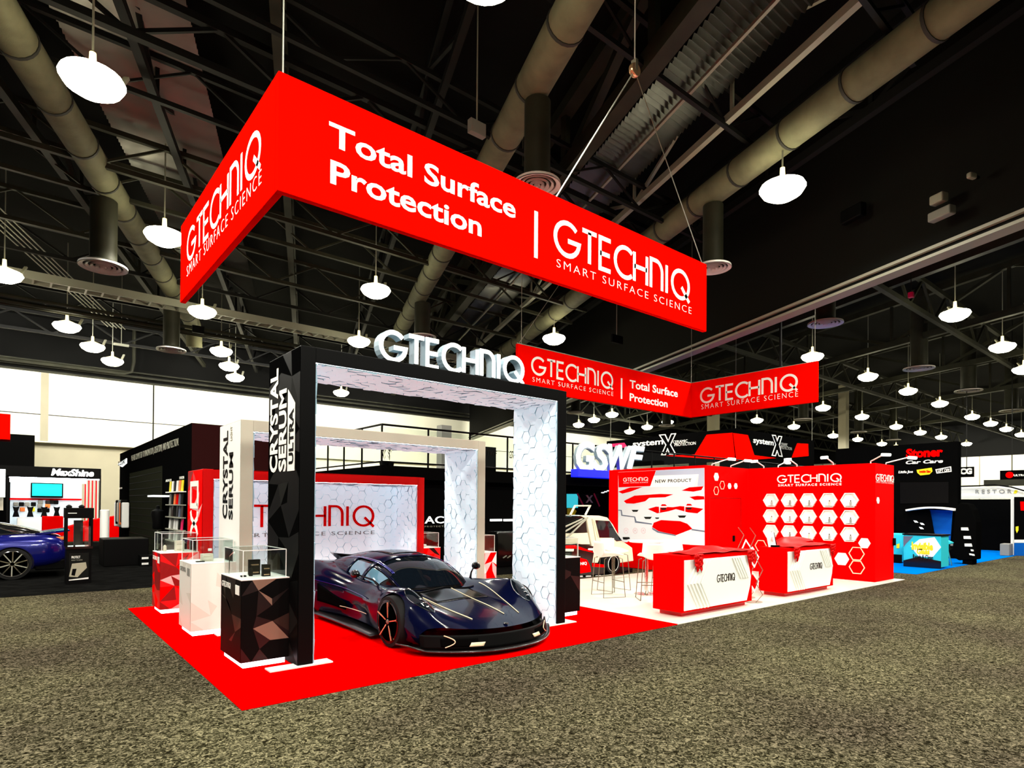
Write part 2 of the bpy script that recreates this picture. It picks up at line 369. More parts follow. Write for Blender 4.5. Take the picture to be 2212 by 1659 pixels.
LET = [  # (advance, [strokes])
 (1.00, [_arc(.5,.5,.5,42,360,20)[:-1] + [(1.0,.46),(.52,.46)]]),
 (.62, [[(-.02,1),(.62,1)], [(.30,1),(.30,0)]]),
 (.56, [[(.50,1),(0,1),(0,0),(.50,0)], [(0,.5),(.46,.5)]]),
 (.80, [_arc(.5,.5,.5,48,312,18)]),
 (.72, [[(0,1),(0,0)], [(.66,1),(.66,0)], [(0,.52),(.66,.52)]]),
 (.72, [[(0,0),(0,1),(.28,1)] + _arc(.28,.62,.34,90,0,8,ry=.38) + [(.62,0)]]),
 (.16, [[(0,1),(0,0)]]),
 (1.0, [_arc(.5,.5,.5,0,360,24), [(.56,.42),(1.03,-.06)]]),
]
LETW = sum(a for a, _ in LET) + 0.16*7
def logo(F, u0, v0, u1, v1, mk, parent, t=0.13, depth=0.004, w0=0.0005, name='company_lettering', letters=None):
    sx = (u1-u0)/LETW; sy = (v1-v0); mb = MB(); x = 0.0
    for i, (adv, strokes) in enumerate(LET):
        if letters is None or i in letters:
            for st in strokes:
                pts = [(u0 + (x+a)*sx, v0 + b*sy) for a, b in st]
                closed = False
                if len(st) > 20 and abs(st[0][0]-st[-1][0]) < 1e-6 and abs(st[0][1]-st[-1][1]) < 1e-6: closed = True; pts = pts[:-1]
                ribbon(mb, pts, t*sy, F, w0, depth, closed)
        x += adv + 0.16
    return mb.build(name, mk, parent)
def hexpts(cu, cv, r, flat=True, sx=1.0):
    return [(cu + r*sx*math.cos(math.radians(60*i)), cv + r*math.sin(math.radians(60*i))) for i in range(6)] if flat else \
           [(cu + r*sx*math.cos(math.radians(60*i+30)), cv + r*math.sin(math.radians(60*i+30))) for i in range(6)]
def hex_relief(F, w, h, mk, parent, r=0.10, amp=0.03, seed=1, name='relief_panel'):
    """wall panel of hexagonal tiles, each tilted its own way"""
    rnd = random.Random(seed); mb = MB(); dv = r*math.sqrt(3)
    cl = lambda x, a, b: max(a, min(b, x))
    mb.use('groove'); mb.add([F.p(0,0,0), F.p(w,0,0), F.p(w,h,0), F.p(0,h,0)], [(0,1,2,3)])
    i = 0; u = 0.0
    while u < w + r:
        v = (dv/2 if i % 2 else 0.0)
        while v < h + r:
            hp = hexpts(u, v, r*0.999); k2 = [rnd.choice((1.0, 1.0, .955)) for _ in range(6)]; hp = [(u+(a_-u)*s_, v+(c_-v)*s_) for (a_, c_), s_ in zip(hp, k2)]
            b = 0.010 + amp*rnd.random()*0.25; tx, ty = rnd.uniform(-1, 1)*amp/r*0.28, rnd.uniform(-1, 1)*amp/r*0.28
            pts = [(cl(a, 0, w), cl(c, 0, h)) for a, c in hp]
            if max(p[0] for p in pts)-min(p[0] for p in pts) > 1e-3 and max(p[1] for p in pts)-min(p[1] for p in pts) > 1e-3:
                top = [F.p(a, c, max(0.002, b + (a-u)*tx + (c-v)*ty)) for a, c in pts]; bot = [F.p(a, c, 0) for a, c in pts]
                mb.use(mk).add(top, [tuple(range(6))]); mb.use('groove').add(top+bot, [(k, (k+1) % 6, 6+(k+1) % 6, 6+k) for k in range(6)])
            v += dv
        u += r*1.5; i += 1
    return mb.build(name, None, parent, recalc=False)
def facets(F, u0, v0, u1, v1, mats, weights, parent, nu=3, nv=5, seed=3, w=0.002, name='faceted_print', bulge=0.0):
    rnd = random.Random(seed); mb = MB(); P = {}
    for j in range(nv+1):
        for i in range(nu+1):
            a = i/nu; b = j/nv
            if 0 < i < nu: a += rnd.uniform(-.38, .38)/nu
            if 0 < j < nv: b += rnd.uniform(-.38, .38)/nv
            ww = w + (bulge*rnd.random() if 0 < i < nu and 0 < j < nv else 0)
            P[i, j] = F.p(u0+(u1-u0)*a, v0+(v1-v0)*b, ww)
    for j in range(nv):
        for i in range(nu):
            q = [P[i,j], P[i+1,j], P[i+1,j+1], P[i,j+1]]
            tr = [(0,1,2),(0,2,3)] if rnd.random() < .5 else [(0,1,3),(1,2,3)]
            for t in tr: mb.use(rnd.choices(mats, weights)[0]); mb.add([q[k] for k in t], [(0,1,2)])
    return mb.build(name, None, parent, recalc=False)
# ================================================================ the hall
SK = np.array([0.35547, 0.93469])               # direction of the ducts and girders
def sk(x0, y, z): return np.array([x0 + SK[0]/SK[1]*y, y, z])
fb = MB().quad((-40,-30,0),(100,-30,0),(100,60,0),(-40,60,0)); o = struct(fb.build('floor', 'floor_carpet'))
mb = MB().box(-40,-30,12.2,100,60,12.4); struct(mb.build('ceiling', 'ceiling_black'))
# long white wall at the back, its seams, and the dark wall above it
mb = MB().use('hall_white'); mb.box(-30,38,5.2,62,38.5,9.05); mb.use('hall_beige').box(-30,38.6,0,6,39,5.2); mb.use('hall_white').box(6,38.3,0,62,38.6,5.12); mb.use('hall_white').box(-30,38.0,5.12,62,38.6,5.2)
struct(mb.build('wall_back'))
mb = MB().box(-30,38.2,9.05,62,38.5,12.2); struct(mb.build('wall_back_upper', 'ceiling_black'))
mb = MB()
for z, hh, d in ((9.05,.10,.20),(9.32,.12,.30),(9.62,.08,.2)): mb.box(-30,38-d,z,62,38.2,z+hh)
struct(mb.build('trim_1', 'steel_olive'))
mb = MB().box(-30,37.97,6.66,62,38.01,6.70); struct(mb.build('trim_2', 'steel_dark'))
for i, (x, wd) in enumerate(((5.3,.07),(-.2,.35))):
    mb = MB().box(x,37.96,5.2,x+wd,38.01,9.05); struct(mb.build('trim_%d' % (3+i), 'steel_dark' if i == 0 else 'hall_beige'))
# end wall far to the right
mb = MB().use('hall_white').box(90,-20,0,90.5,60,8.2); struct(mb.build('wall_right'))
mb = MB().box(90,-20,8.2,90.5,60,12.2); struct(mb.build('wall_right_upper', 'charcoal'))
mb = MB()
for y in np.arange(-6, 40, 3.1): mb.box(89.95,y,0,90.0,y+.1,8.2)
mb.box(89.95,-20,4.6,90,60,4.7); struct(mb.build('trim_5', 'hall_beige'))
mb = MB().box(62,38,0,90,38.5,12.2); struct(mb.build('wall_back_right', 'charcoal'))
# white column and room seen over the mezzanine
# bulkhead of the movable partition with its pale track along the lower edge
a, b = sk(14.95,-14,0), sk(14.95,37.5,0)
mb = MB().bar((a[0],a[1],9.85),(b[0],b[1],9.85),.30,4.7); struct(mb.build('wall_bulkhead', 'charcoal'))
mb = MB()
for dz, wd in ((7.44,.40),(7.60,.50)): mb.bar((a[0],a[1],dz),(b[0],b[1],dz),wd,.07)
struct(mb.build('trim_6', 'steel_light'))

# ---- round ducts with bands, drops and circular diffusers
DR = 0.34
def duct(x0, y0, y1, z, label, elbow=False):
    t = thing('air_duct', label, 'duct', (x0+.38*y0, y0, z))
    mb = MB(); pts = [sk(x0, y, z) for y in np.linspace(y0, y1, 8)]
    if elbow: pts += [sk(x0, y1+.5, z-.12), sk(x0, y1+.8, z-.5), sk(x0, y1+.9, z-1.0)]
    mb.tube(pts, DR, 20); mb.build('duct_pipe', 'duct', t, smooth=True)
    y = y0 + .8; k = 0
    while y < y1:
        mb = MB(); mb.tube([sk(x0, y-.03, z), sk(x0, y+.03, z)], DR+.018, 20); mb.build('duct_band', 'duct_band', t, smooth=True); y += 1.55
    return t
duct(-4.80, -3, 25.0, 10.0, 'round olive air duct at the far left running toward the white wall', True)
duct(4.97, -8, 30, 10.0, 'round olive air duct passing behind the middle of the large red sign')
duct(11.27, -9, 30, 10.0, 'round olive air duct at the upper right above the large lamp')
def diffuser(px, py, z, dia, label, dl=3.75, group=None):
    c = fl(px, py, z); t = thing('ceiling_diffuser', label, 'air vent', tuple(c), group)
    mb = MB(); R = dia/2
    mb.lathe((c[0],c[1],c[2]), [(R,.0),(R*.98,.05),(R*.80,.06),(R*.80,.02),(R*.97,-.01)], 32, caps=False); mb.build('outer_ring', 'diffuser', t, smooth=True)
    for k, q in enumerate((.72,.52,.32,.14)):
        mb = MB(); mb.lathe((c[0],c[1],c[2]), [(R*q,-.012*k),(R*(q-.02),.04),(R*max(q-.12,.01),.05),(R*max(q-.12,.01),.03),(R*(q-.02),-.012*k)], 28, caps=False); mb.build('inner_ring', 'diffuser', t, smooth=True)
    mb = MB(); mb.lathe((c[0],c[1],c[2]), [(R*.97,.06),(R*.62,.14),(R*.55,.16),(R*.55,dl)], 20); mb.build('drop_duct', 'steel_dark' if group else 'steel_olive', t, smooth=True)
for a in [(223,578,7.9,1.13,'round ceiling diffuser under the left duct beside the red sign',1.75),(370,757,7.8,1.08,'round ceiling diffuser above the white wall at the left',1.85),
          (1160,402,8.0,.94,'round ceiling diffuser peeking over the middle of the large red sign',1.65),(1540,580,8.0,.94,'round ceiling diffuser at the right end of the large red sign',1.65),
          (1783,700,8.4,1.2,'round ceiling diffuser just beyond the bulkhead edge at the right',3.75),(1985,797,8.4,1.33,'second round diffuser of the row at the right',3.75),
          (2092,845,8.4,1.36,'third round diffuser of the row at the right',3.75),(2185,888,8.4,1.4,'round diffuser nearest the right edge of the picture',3.75),
          (1735,907,8.4,1.3,'round diffuser right under the tip of the second red sign',3.75),(912,730,8.3,1.12,'round diffuser behind the illuminated letters on the arch',1.35),
          (1243,892,8.4,1.25,'round diffuser beside the right post of the black arch top',3.75),(1440,920,8.4,1.3,'round diffuser above the black ring sign with red panels',3.75),
          (1855,934,8.4,1.3,'small round diffuser above the red hexagon wall',3.75),(1930,951,8.4,1.3,'smallest round diffuser above the black tower with red letters',3.75)]:
    diffuser(*a)

# ---- roof steel: girders along the ducts, joists across
def girder(x0, y0, y1, zb, zt, label, mk='steel_dark', w=.16, web=3.0):
    t = thing('roof_girder', label, 'roof truss', tuple(sk(x0, y0, zb)))
    MB().bar(sk(x0,y0,zb), sk(x0,y1,zb), w, w*1.2).build('bottom_chord', mk, t)
    MB().bar(sk(x0,y0,zt), sk(x0,y1,zt), w, w*1.2).build('top_chord', mk, t)
    mb = MB(); y = y0; k = 0
    while y + web <= y1:
        za, zc = (zb, zt) if k % 2 == 0 else (zt, zb)
        mb.bar(sk(x0,y,za), sk(x0,y+web,zc), w*.6); mb.bar(sk(x0,y,zb), sk(x0,y,zt), w*.5); y += web; k += 1
    mb.build('web_bracing', mk, t)
girder(-6.1,-2,37,10.5,12.1,'pale roof truss left of the far left duct','steel_olive',.17)
girder(-2.9,-2,37,10.6,12.1,'dark roof truss right of the far left duct','steel_dark',.16)
girder(-0.1,-6,37,10.5,12.0,'roof truss rising straight above the corner of the large red sign','steel_olive',.20)
girder(3.4,-8,37,10.6,12.1,'dark roof truss beside the middle duct','steel_dark',.14)
girder(7.3,-10,37,10.45,12.1,'heavy olive roof girder left of the corrugated strip','steel_olive',.34,4)
girder(10.1,-10,37,10.5,12.1,'roof girder right of the corrugated strip','steel_light',.14,4)
girder(13.2,-12,37,10.6,12.1,'dark roof truss behind the upper right duct','steel_dark',.18)
for x0, lb in ((22,'first roof truss beyond the bulkhead'),(30,'second roof truss beyond the bulkhead'),(38,'third roof truss beyond the bulkhead'),(48,'fourth roof truss beyond the bulkhead'),(60,'farthest roof truss beyond the bulkhead')):
    girder(x0,-14,37,9.9,11.9,lb,'steel_olive',.24,5)
for y0, y1 in ((-10,37),):
    t = thing('corrugated_deck', 'strip of shiny corrugated roof deck between two girders', 'roof deck', tuple(sk(8.1, y0, 10.9)))
    mb = MB(); n = 300
    for i in range(n):
        ya = y0 + (y1-y0)*i/n; yb = y0 + (y1-y0)*(i+.5)/n; yc = y0 + (y1-y0)*(i+1)/n
        mb.quad(sk(8.1,ya,10.9), sk(9.8,ya,10.9), sk(9.8,yb,10.98), sk(8.1,yb,10.98)); mb.quad(sk(8.1,yb,10.98), sk(9.8,yb,10.98), sk(9.8,yc,10.9), sk(8.1,yc,10.9))
    mb.build('deck_sheet', 'deck', t, recalc=False)
    MB().bar(sk(8.95,y0,10.8), sk(8.95,y1,10.8), .07).build('centre_rail', 'steel_light', t)
t = thing('corrugated_deck', 'corrugated roof deck lit by the large lamp at the upper left', 'roof deck', tuple(sk(-3.9, 3, 11.3)))
mb = MB()
for i in range(130):
    ya = 3+.16*i
    mb.quad(sk(-4.6,ya,11.3), sk(-1.9,ya,11.3), sk(-1.9,ya+.08,11.38), sk(-4.6,ya+.08,11.38)); mb.quad(sk(-4.6,ya+.08,11.38), sk(-1.9,ya+.08,11.38), sk(-1.9,ya+.16,11.3), sk(-4.6,ya+.16,11.3))
mb.build('deck_sheet', 'deck', t, recalc=False)
def joist(y, x0, x1, zb, label, mk='steel_olive', w=.11, h=.9):
    t = thing('roof_joist', label, 'roof truss', (x0, y, zb))
    MB().bar((x0,y,zb),(x1,y,zb),w).build('bottom_chord', mk, t)
    MB().bar((x0,y,zb+h),(x1,y,zb+h),w).build('top_chord', mk, t)
    mb = MB(); x = x0; k = 0
    while x+1.5 <= x1:
        mb.bar((x,y,zb if k%2==0 else zb+h),(x+1.5,y,zb+h if k%2==0 else zb),w*.5); x += 1.5; k += 1
    mb.build('web_bracing', mk, t)
joist(5.45,-6,15,10.0,'roof joist passing over the top corner of the large red sign','steel_dark',.10,.7)
joist(7.15,-6,15.5,10.0,'roof joist running from the upper left lamp to the red sign corner','steel_dark',.14,.8)
joist(9.4,-6,16,10.3,'dark roof joist over the middle of the large red sign','steel_dark',.10)
joist(12.3,-6,17,9.9,'olive roof joist left of the red sign, level with its middle','steel_olive',.12)
joist(14.15,-6,18,10.0,'olive roof joist just above the lamp left of the red sign','steel_olive',.11)
joist(17.6,-6,19,10.0,'roof joist crossing the left duct above the round diffuser','steel_olive',.12)
joist(20.2,-6,20,10.0,'roof joist crossing the left duct below the round diffuser','steel_dark',.12)
joist(27.5,-6,23,10.0,'roof joist low above the white wall','steel_dark',.12)
joist(32.0,-6,26,10.0,'farthest roof joist above the white wall','steel_dark',.14)
joist(2.2,-4,13,10.4,'dark roof joist near the top edge of the picture','steel_dark',.10)
joist(-1.2,-2,12,10.4,'dark roof joist in the upper right corner','steel_dark',.10)
for y, lb in ((3,'front cross joist beyond the bulkhead'),(11,'second cross joist beyond the bulkhead'),(17,'third cross joist beyond the bulkhead'),(24,'fourth cross joist beyond the bulkhead'),(31,'fifth cross joist beyond the bulkhead')):
    joist(y,18+.38*y,88,9.6,lb,'steel_olive',.18,1.3)
# cable tray
t = thing('cable_tray', 'pale cable tray crossing behind the red sign toward the black arch', 'cable tray', (-6,21.2,9.32))
mb = MB().box(-8,21.0,9.32,18,21.06,9.60); mb.box(-8,21.6,9.32,18,21.66,9.60); mb.build('side_rail', 'steel_light', t)
mb = MB()
for x in np.arange(-8,18,.5): mb.box(x,21.06,9.32,x+.06,21.6,9.36)
mb.build('rung', 'steel_light', t)
# pipes and thin conduits at the left
for i, (y, z, r) in enumerate(((23.6,9.3,.07),(24.2,9.25,.09),(24.8,9.3,.06))):
    mb = MB().tube([(-8,y,z),(23.2,y,z)], r, 8); tag(mb.build('sprinkler_pipe', 'steel_olive', smooth=True), ['thin upper pipe running under the cable tray','thick middle pipe running under the cable tray','thin lower pipe running under the cable tray'][i], 'pipe')
for i in range(5):
    mb = MB().tube([sk(-8.6-.18*i,8,10.3), sk(-8.6-.18*i,30,10.3)], .02, 6); tag(mb.build('conduit', 'steel_light'), ['innermost','second','middle','fourth','outermost'][i]+' thin steel conduit of the bundle of five at the left edge', 'pipe', 'conduits at the left edge')
# round white pipe running on top of the wall
mb = MB().tube([(-6,36.8,9.35),(3.6,36.8,9.35),(4.0,36.8,9.5),(4.1,36.8,10.1),(4.1,36.8,12)], .10, 8); tag(mb.build('drain_pipe', 'steel_olive', smooth=True), 'pipe along the top of the white wall bending up at its end', 'pipe')
# small sign hanging by a rod and loudspeakers
def small_hanger(px, py, z, w_, h_, mk, label, cat='sign', rod=2.0, kind='hanging_box'):
    c = fl(px, py, z); t = thing(kind, label, cat, tuple(c))
    MB().box(c[0]-w_/2,c[1]-.06,c[2]-h_/2,c[0]+w_/2,c[1]+.06,c[2]+h_/2).build('housing', mk, t, bevel=.01)
    MB().tube([(c[0],c[1],c[2]+h_/2),(c[0],c[1],12.19)],.015,6).build('rod', 'steel_light', t)
small_hanger(1030,278,9.0,.36,.26,'gray','small grey box hanging by a thin rod above the large red sign','box',3.0)
def on_bulk(px, py, d=.36):
    r_ = _ray(px, py); k = SK[0]/SK[1]; t_ = (14.75-d-(CAM[0]-k*CAM[1]))/(r_[0]-k*r_[1]); return CAM+r_*t_
for px, py, ln, hh, mk, lb, nm_, ct in ((1843,462,.62,.34,'black','black loudspeaker mounted on the dark bulkhead','loudspeaker','speaker'),(2034,462,.5,.2,'gray','pale box mounted under a small bracket on the bulkhead','junction_box','box'),(2028,430,.3,.2,'steel_light','small pale fixture above the pale box on the bulkhead','junction_box','box'),(2099,380,.1,.12,'steel_light','tiny round fixture high on the bulkhead at the right','wall_fixture','fixture')):
    c = on_bulk(px, py); s2 = SK*ln/2
    t = thing(nm_, lb, ct, tuple(c)); MB().bar((c[0]-s2[0],c[1]-s2[1],c[2]),(c[0]+s2[0],c[1]+s2[1],c[2]),.2,hh).build('housing',mk,t,bevel=.03)
    MB().bar((c[0],c[1],c[2]),(c[0]+.20,c[1]-.07,c[2]),.05).build('bracket','black',t)
small_hanger(1332,733,8.0,.6,.30,'black','black loudspeaker below the large red sign','speaker',3.0,'loudspeaker')
small_hanger(428,712,9.0,.45,.30,'black','small black loudspeaker left of the cable tray','speaker',3.0,'loudspeaker')
small_hanger(262,745,9.0,.6,.10,'steel_light','thin white sensor bar hanging near the wall lamps','sensor',3.0)
# exit light (red glow)
c = fl(1968,636,8.6); tag(MB().use('magenta').box(c[0]-.07,c[1]-.07,8.5,c[0]+.07,c[1]+.07,8.66).use('steel_dark').box(c[0]-.01,c[1]-.01,8.66,c[0]+.01,c[1]+.01,12.19).build('exit_light','magenta'), 'tiny red light hanging in the dark roof at the right', 'exit light')
# steel columns
def column(px, py, y, wd, label):
    p = on_y(px, py, y); t = thing('steel_column', label, 'column', (p[0], y, 0))
    MB().box(p[0]-wd/2,y-wd/2,0,p[0]+wd/2,y+wd/2,12.1).build('shaft', 'hall_beige', t)
    MB().box(p[0]-wd*.62,y-wd*.62,0,p[0]+wd*.62,y+wd*.62,.5).build('base_plate_or_glow', 'steel_light', t)
column(1822,980,16.5,.62,'pale column rising behind the red hexagon wall')
column(1541,910,24,.75,'pale column under the second red hanging sign')

# ---- high-bay lamps
def lamp_at(x, y, label, group=None, detail=True):
    ztop = 9.66 if (x, y) in ((16.17,13.36),(11.64,1.23)) else 11.28 if (x, y) in ((-0.52,6.98),(1.58,12.95)) else 12.19
    t = thing('high_bay_lamp', label, 'ceiling lamp', (x, y, LAMP_Z-.4), group)
    R = .46
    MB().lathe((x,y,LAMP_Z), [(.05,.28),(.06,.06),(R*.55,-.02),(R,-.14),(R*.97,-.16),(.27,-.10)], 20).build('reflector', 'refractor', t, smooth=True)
    MB().lathe((x,y,LAMP_Z), [(0.001,-.44),(R*.55,-.40),(R*.90,-.30),(R*1.06,-.18),(R*.98,-.11),(R*.6,-.06),(0.001,-.05)], 20).build('lens', 'lamp', t, smooth=True)
    MB().tube([(x,y,LAMP_Z+.28),(x,y,ztop)],.018,6).build('hanging_rod', 'steel_light', t)
    if detail:
        MB().bar((x+R*.8,y+.1,LAMP_Z-.12),(x+R*1.15,y+.35,LAMP_Z+.28),.09,.05).build('safety_arm', 'steel_light', t)
for x, y, lb in LAMPS: lamp_at(x, y, lb)
_ord = ['nearest','second','third','fourth','fifth','sixth','seventh','eighth']
_rows = {}
for x, y in FAR_LAMPS:
    k = 'left' if x < 45 and y > 25 else ('outermost right row' if y < 5 else 'second row from the right' if y < 10 else 'third row from the right' if y < 17 else 'leftmost row behind the bulkhead')
    _rows.setdefault(k, []).append((x, y))
for k, L_ in _rows.items():
    L_.sort(key=lambda p: (p[0]+1.5)*.77-(p[1]+5.4)*.636 if k == 'left' else p[0])
    if k == 'left':
        L_.sort(key=lambda p: ((p[0]+1.52)*.771-(p[1]+5.38)*.637)/((p[0]+1.52)*.637+(p[1]+5.38)*.771))
        wd = ['leftmost','second from the left','third from the left','fourth from the left','fifth from the left','rightmost']
        for i, (x, y) in enumerate(L_): lamp_at(x, y, wd[i] + ' of six round lamps under the second red sign', 'lamps above the glowing letters', True)
    else:
        for i, (x, y) in enumerate(L_): lamp_at(x, y, _ord[i] + ' small distant lamp of the ' + k, 'distant lamps, ' + k, False)
# small glowing lamp on the sign cable
# ================================================================ hanging signs
def hanging_sign(label, segs, z0, z1, th, cat='hanging sign'):
    x, y = segs[0][0][:2]; t = thing('hanging_sign', label, cat, (x, y, z0)); ps = []
    for (a, b, mk) in segs:
        mb = MB(); mb.bar((a[0],a[1],(z0+z1)/2),(b[0],b[1],(z0+z1)/2),th,z1-z0); ps.append(mb.build('fabric_panel', mk, t, bevel=.008))
    return t
Z0, Z1 = 4.911, 6.131
b1 = hanging_sign('large red hanging banner turning a corner, with a white tagline beside the company name', [((.5346,.886+.04),(8.175,.886+.04),'banner_red'),((.5346+.04,.97),(.5346+.04,5.42),'banner_red')], Z0, Z1, .08)
F = PY(.886)
def _vy(y, xl, xr, top, bot):
    zt_, zb_ = on_y(*top, y)[2], on_y(*bot, y)[2]; return on_y(xl, bot[1], y)[0], zb_, on_y(xr, (top[1]+bot[1])/2, y)[0], zt_
def _vx(x, xl, xr, top, bot):
    zt_, zb_ = on_x(*top, x)[2], on_x(*bot, x)[2]; return -on_x(xl, bot[1], x)[1], zb_, -on_x(xr, (top[1]+bot[1])/2, x)[1], zt_
def T_y(s, y, xl, xr, top, bot, mk, par, **k): return text(s, PY(y), *_vy(y, xl, xr, top, bot), mk, par, **k)
def T_x(s, x, xl, xr, top, bot, mk, par, **k): return text(s, PX(x), *_vx(x, xl, xr, top, bot), mk, par, **k)
def G_y(y, xl, xr, top, bot, mk, par, **k): return logo(PY(y), *_vy(y, xl, xr, top, bot), mk, par, **k)
def G_x(x, xl, xr, top, bot, mk, par, **k): return logo(PX(x), *_vx(x, xl, xr, top, bot), mk, par, **k)
def tx_y(s, y, bl, tr, mk, par, **k):
    a, b = on_y(*bl, y), on_y(*tr, y); return text(s, PY(y), a[0], a[2], b[0], b[2], mk, par, **k)
def tx_x(s, x, bl, tr, mk, par, **k):
    a, b = on_x(*bl, x), on_x(*tr, x); return text(s, PX(x), -a[1], a[2], -b[1], b[2], mk, par, **k)
def lg_y(y, bl, tr, mk, par, **k):
    a, b = on_y(*bl, y), on_y(*tr, y); return logo(PY(y), a[0], a[2], b[0], b[2], mk, par, **k)
def lg_x(x, bl, tr, mk, par, **k):
    a, b = on_x(*bl, x), on_x(*tr, x); return logo(PX(x), -a[1], a[2], -b[1], b[2], mk, par, **k)
SSS = 'SMART SURFACE SCIENCE'
T_y('Total Surface', .886, 710, 1115, (711,261), (731,322), 'letter_white', b1, bold=.022, name='tagline_lettering')
T_y('Protection', .886, 713, 1041, (713,344), (715,397), 'letter_white', b1, bold=.022, name='tagline_lettering')
a, b = on_y(1154,455,.886), on_y(1161,559,.886)
MB().box(a[0],.88,b[2],b[0],.886,a[2]).build('divider_line', 'letter_white', b1)
G_y(.886, 1199, 1488, (1226,483), (1226,553), 'letter_white', b1, t=.15)
T_y(SSS, .886, 1202, 1494, (1203,559), (1204,577), 'letter_white', b1, spacing=1.3, bold=-.012, name='tagline_lettering')
X1 = .5346
G_x(X1, 405, 560, (413,495), (413,557), 'letter_white', b1, t=.15)
T_x(SSS, X1, 404, 563, (407,573), (407,595), 'letter_white', b1, spacing=1.3, bold=-.012, name='tagline_lettering')
b2 = hanging_sign('smaller red hanging banner behind the arch, company name on both of its panels', [((9.05,7.29),(17.17,7.29),'banner_red'),((17.13,7.25),(17.13,2.87),'banner_red')], Z0, Z1, .08)
Y2, X2 = 7.25, 17.09
G_y(Y2, 1149, 1323, (1163,773), (1163,809), 'letter_white', b2, t=.15)
T_y(SSS, Y2, 1150, 1325, (1150,814), (1150,824), 'letter_white', b2, spacing=1.3, bold=-.012, name='tagline_lettering')
a, b = on_y(1341,817,Y2), on_y(1344,862,Y2); MB().box(a[0],Y2-.006,b[2],b[0],Y2,a[2]).build('divider_line', 'letter_white', b2)
T_y('Total Surface', Y2, 1360, 1464, (1360,820), (1365,839), 'letter_white', b2, bold=.022, name='tagline_lettering')
T_y('Protection', Y2, 1360, 1442, (1360,849), (1360,866), 'letter_white', b2, bold=.022, name='tagline_lettering')
G_x(X2, 1514, 1721, (1527,839), (1527,869), 'letter_white', b2, t=.15)
T_x(SSS, X2, 1515, 1724, (1517,874), (1517,884), 'letter_white', b2, spacing=1.3, bold=-.012, name='tagline_lettering')
MB().tube([(9.05,7.27,Z1+.012),(17.13,7.27,Z1+.012),(17.13,2.87,Z1+.012)],.014,6).build('top_rail', 'steel_light', b2)
# suspension cables and a chain hoist
def cable(p, q, label, group=None, r=.008, mk='steel_light'):
    return tag(MB().tube([p, q], r, 5).build('suspension_cable', mk), label, 'cable', group)
hp = on_y(1371,152,.95)
k0 = on_y(1200,424,.93)
cable(tuple(hp), (k0[0],.93,Z1), 'bright cable from the hoist down to the middle of the large red sign', r=.011, mk='letter_white')
k1 = on_y(1518,566,.93); cable(tuple(hp), (8.1,.93,Z1), 'thin cable from the hoist to the right end of the large red sign')
cable((hp[0],hp[1],hp[2]+.15), (hp[0],hp[1],12.1), 'vertical cable from the roof down to the hoist', r=.011, mk='letter_white')
t = thing('chain_hoist', 'small brass hoist pulley above the large red sign', 'hoist', tuple(hp))
MB().lathe((hp[0],hp[1]-.04,hp[2]), [(.10,0),(.11,.02),(.11,.06),(.10,.08)], 16, 'y').build('pulley', 'gold', t, smooth=True)
MB().box(hp[0]-.03,hp[1]-.05,hp[2]-.02,hp[0]+.03,hp[1]+.05,hp[2]+.17).build('hook_block', 'steel_light', t, bevel=.005)
for x_, y_, w_ in ((9.2,7.27,'left end'),(17.1,7.25,'inner corner'),(17.1,2.95,'right end')): cable((x_,y_,Z1),(x_,y_,12.19),'vertical cable holding the '+w_+' of the second red sign')
q = on_y(1118,742,7.27); cable((9.1,7.27,Z1),(on_y(1207,616,7.27)[0],7.27,on_y(1207,616,7.27)[2]), 'cable rising from the left end of the second red sign')
cable((.6,.95,Z1),(.6,.95,12.1),'thin cable above the corner of the large red sign')
# black pipe hanging in front of the second sign
p = on_y(1687,500,4.5); q = on_y(1687,880,4.5)
tag(MB().tube([(p[0],4.5,12.19),(p[0],4.5,q[2])],.045,8).build('hanging_pipe','black'), 'black vertical drop pole crossing the right panel of the second red sign', 'pole')
# ================================================================ the booth floor
o = MB().box(0,0,0.001,6.096,6.3,.012).build('carpet','red_carpet'); tag(o,'red carpet laid under the arches and the dark sports car','carpet')
o = MB().box(6.096,0,0.001,15.35,4.75,.012).build('vinyl_flooring','vinyl_white'); tag(o,'glossy white flooring under the counters and bar stools','flooring')

def arch(label, x0, x1, y0, y1, h, th_l, th_t, mk, side_mk, seed, closed=False):
    t = thing('display_arch', label, 'arch', (x0, y0, 0))
    if closed:
        mb = MB(); mb.box(x0,y0,0,x0+th_l,y1,h); mb.box(x1-th_l,y0,0,x1,y1,h); mb.box(x0+th_l,y0,h-th_t,x1-th_l,y1,h); mb.box(x0+th_l,y1-.11,0,x1-th_l,y1,h-th_t)
    else:
        mb = MB(); mb.box(x0,y0,.012,x0+th_l,y1,h); mb.box(x1-th_l,y0,.012,x1,y1,h); mb.box(x0+th_l,y0,h-th_t,x1-th_l,y1,h)
    mb.build('frame', mk, t, bevel=.006)
    L, R, T = x0+th_l, x1-th_l, h-th_t; e = .02
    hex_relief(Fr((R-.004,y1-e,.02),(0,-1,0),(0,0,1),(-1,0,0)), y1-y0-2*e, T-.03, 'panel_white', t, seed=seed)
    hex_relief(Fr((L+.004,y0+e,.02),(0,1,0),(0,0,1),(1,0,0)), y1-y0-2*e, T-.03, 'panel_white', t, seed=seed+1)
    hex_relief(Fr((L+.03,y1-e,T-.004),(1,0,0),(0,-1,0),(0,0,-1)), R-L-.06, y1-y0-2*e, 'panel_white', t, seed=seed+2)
    # led strip tucked behind the front edge, facing inward
    mb = MB(); yy = y0+.030
    mb.box(L+.001,yy,.05,L+.006,yy+.012,T); mb.box(R-.006,yy,.05,R-.001,yy+.012,T); mb.box(L,yy,T-.006,R,yy+.012,T-.001)
    mb.build('led_strip', 'led', t)
    return t, L, R, T
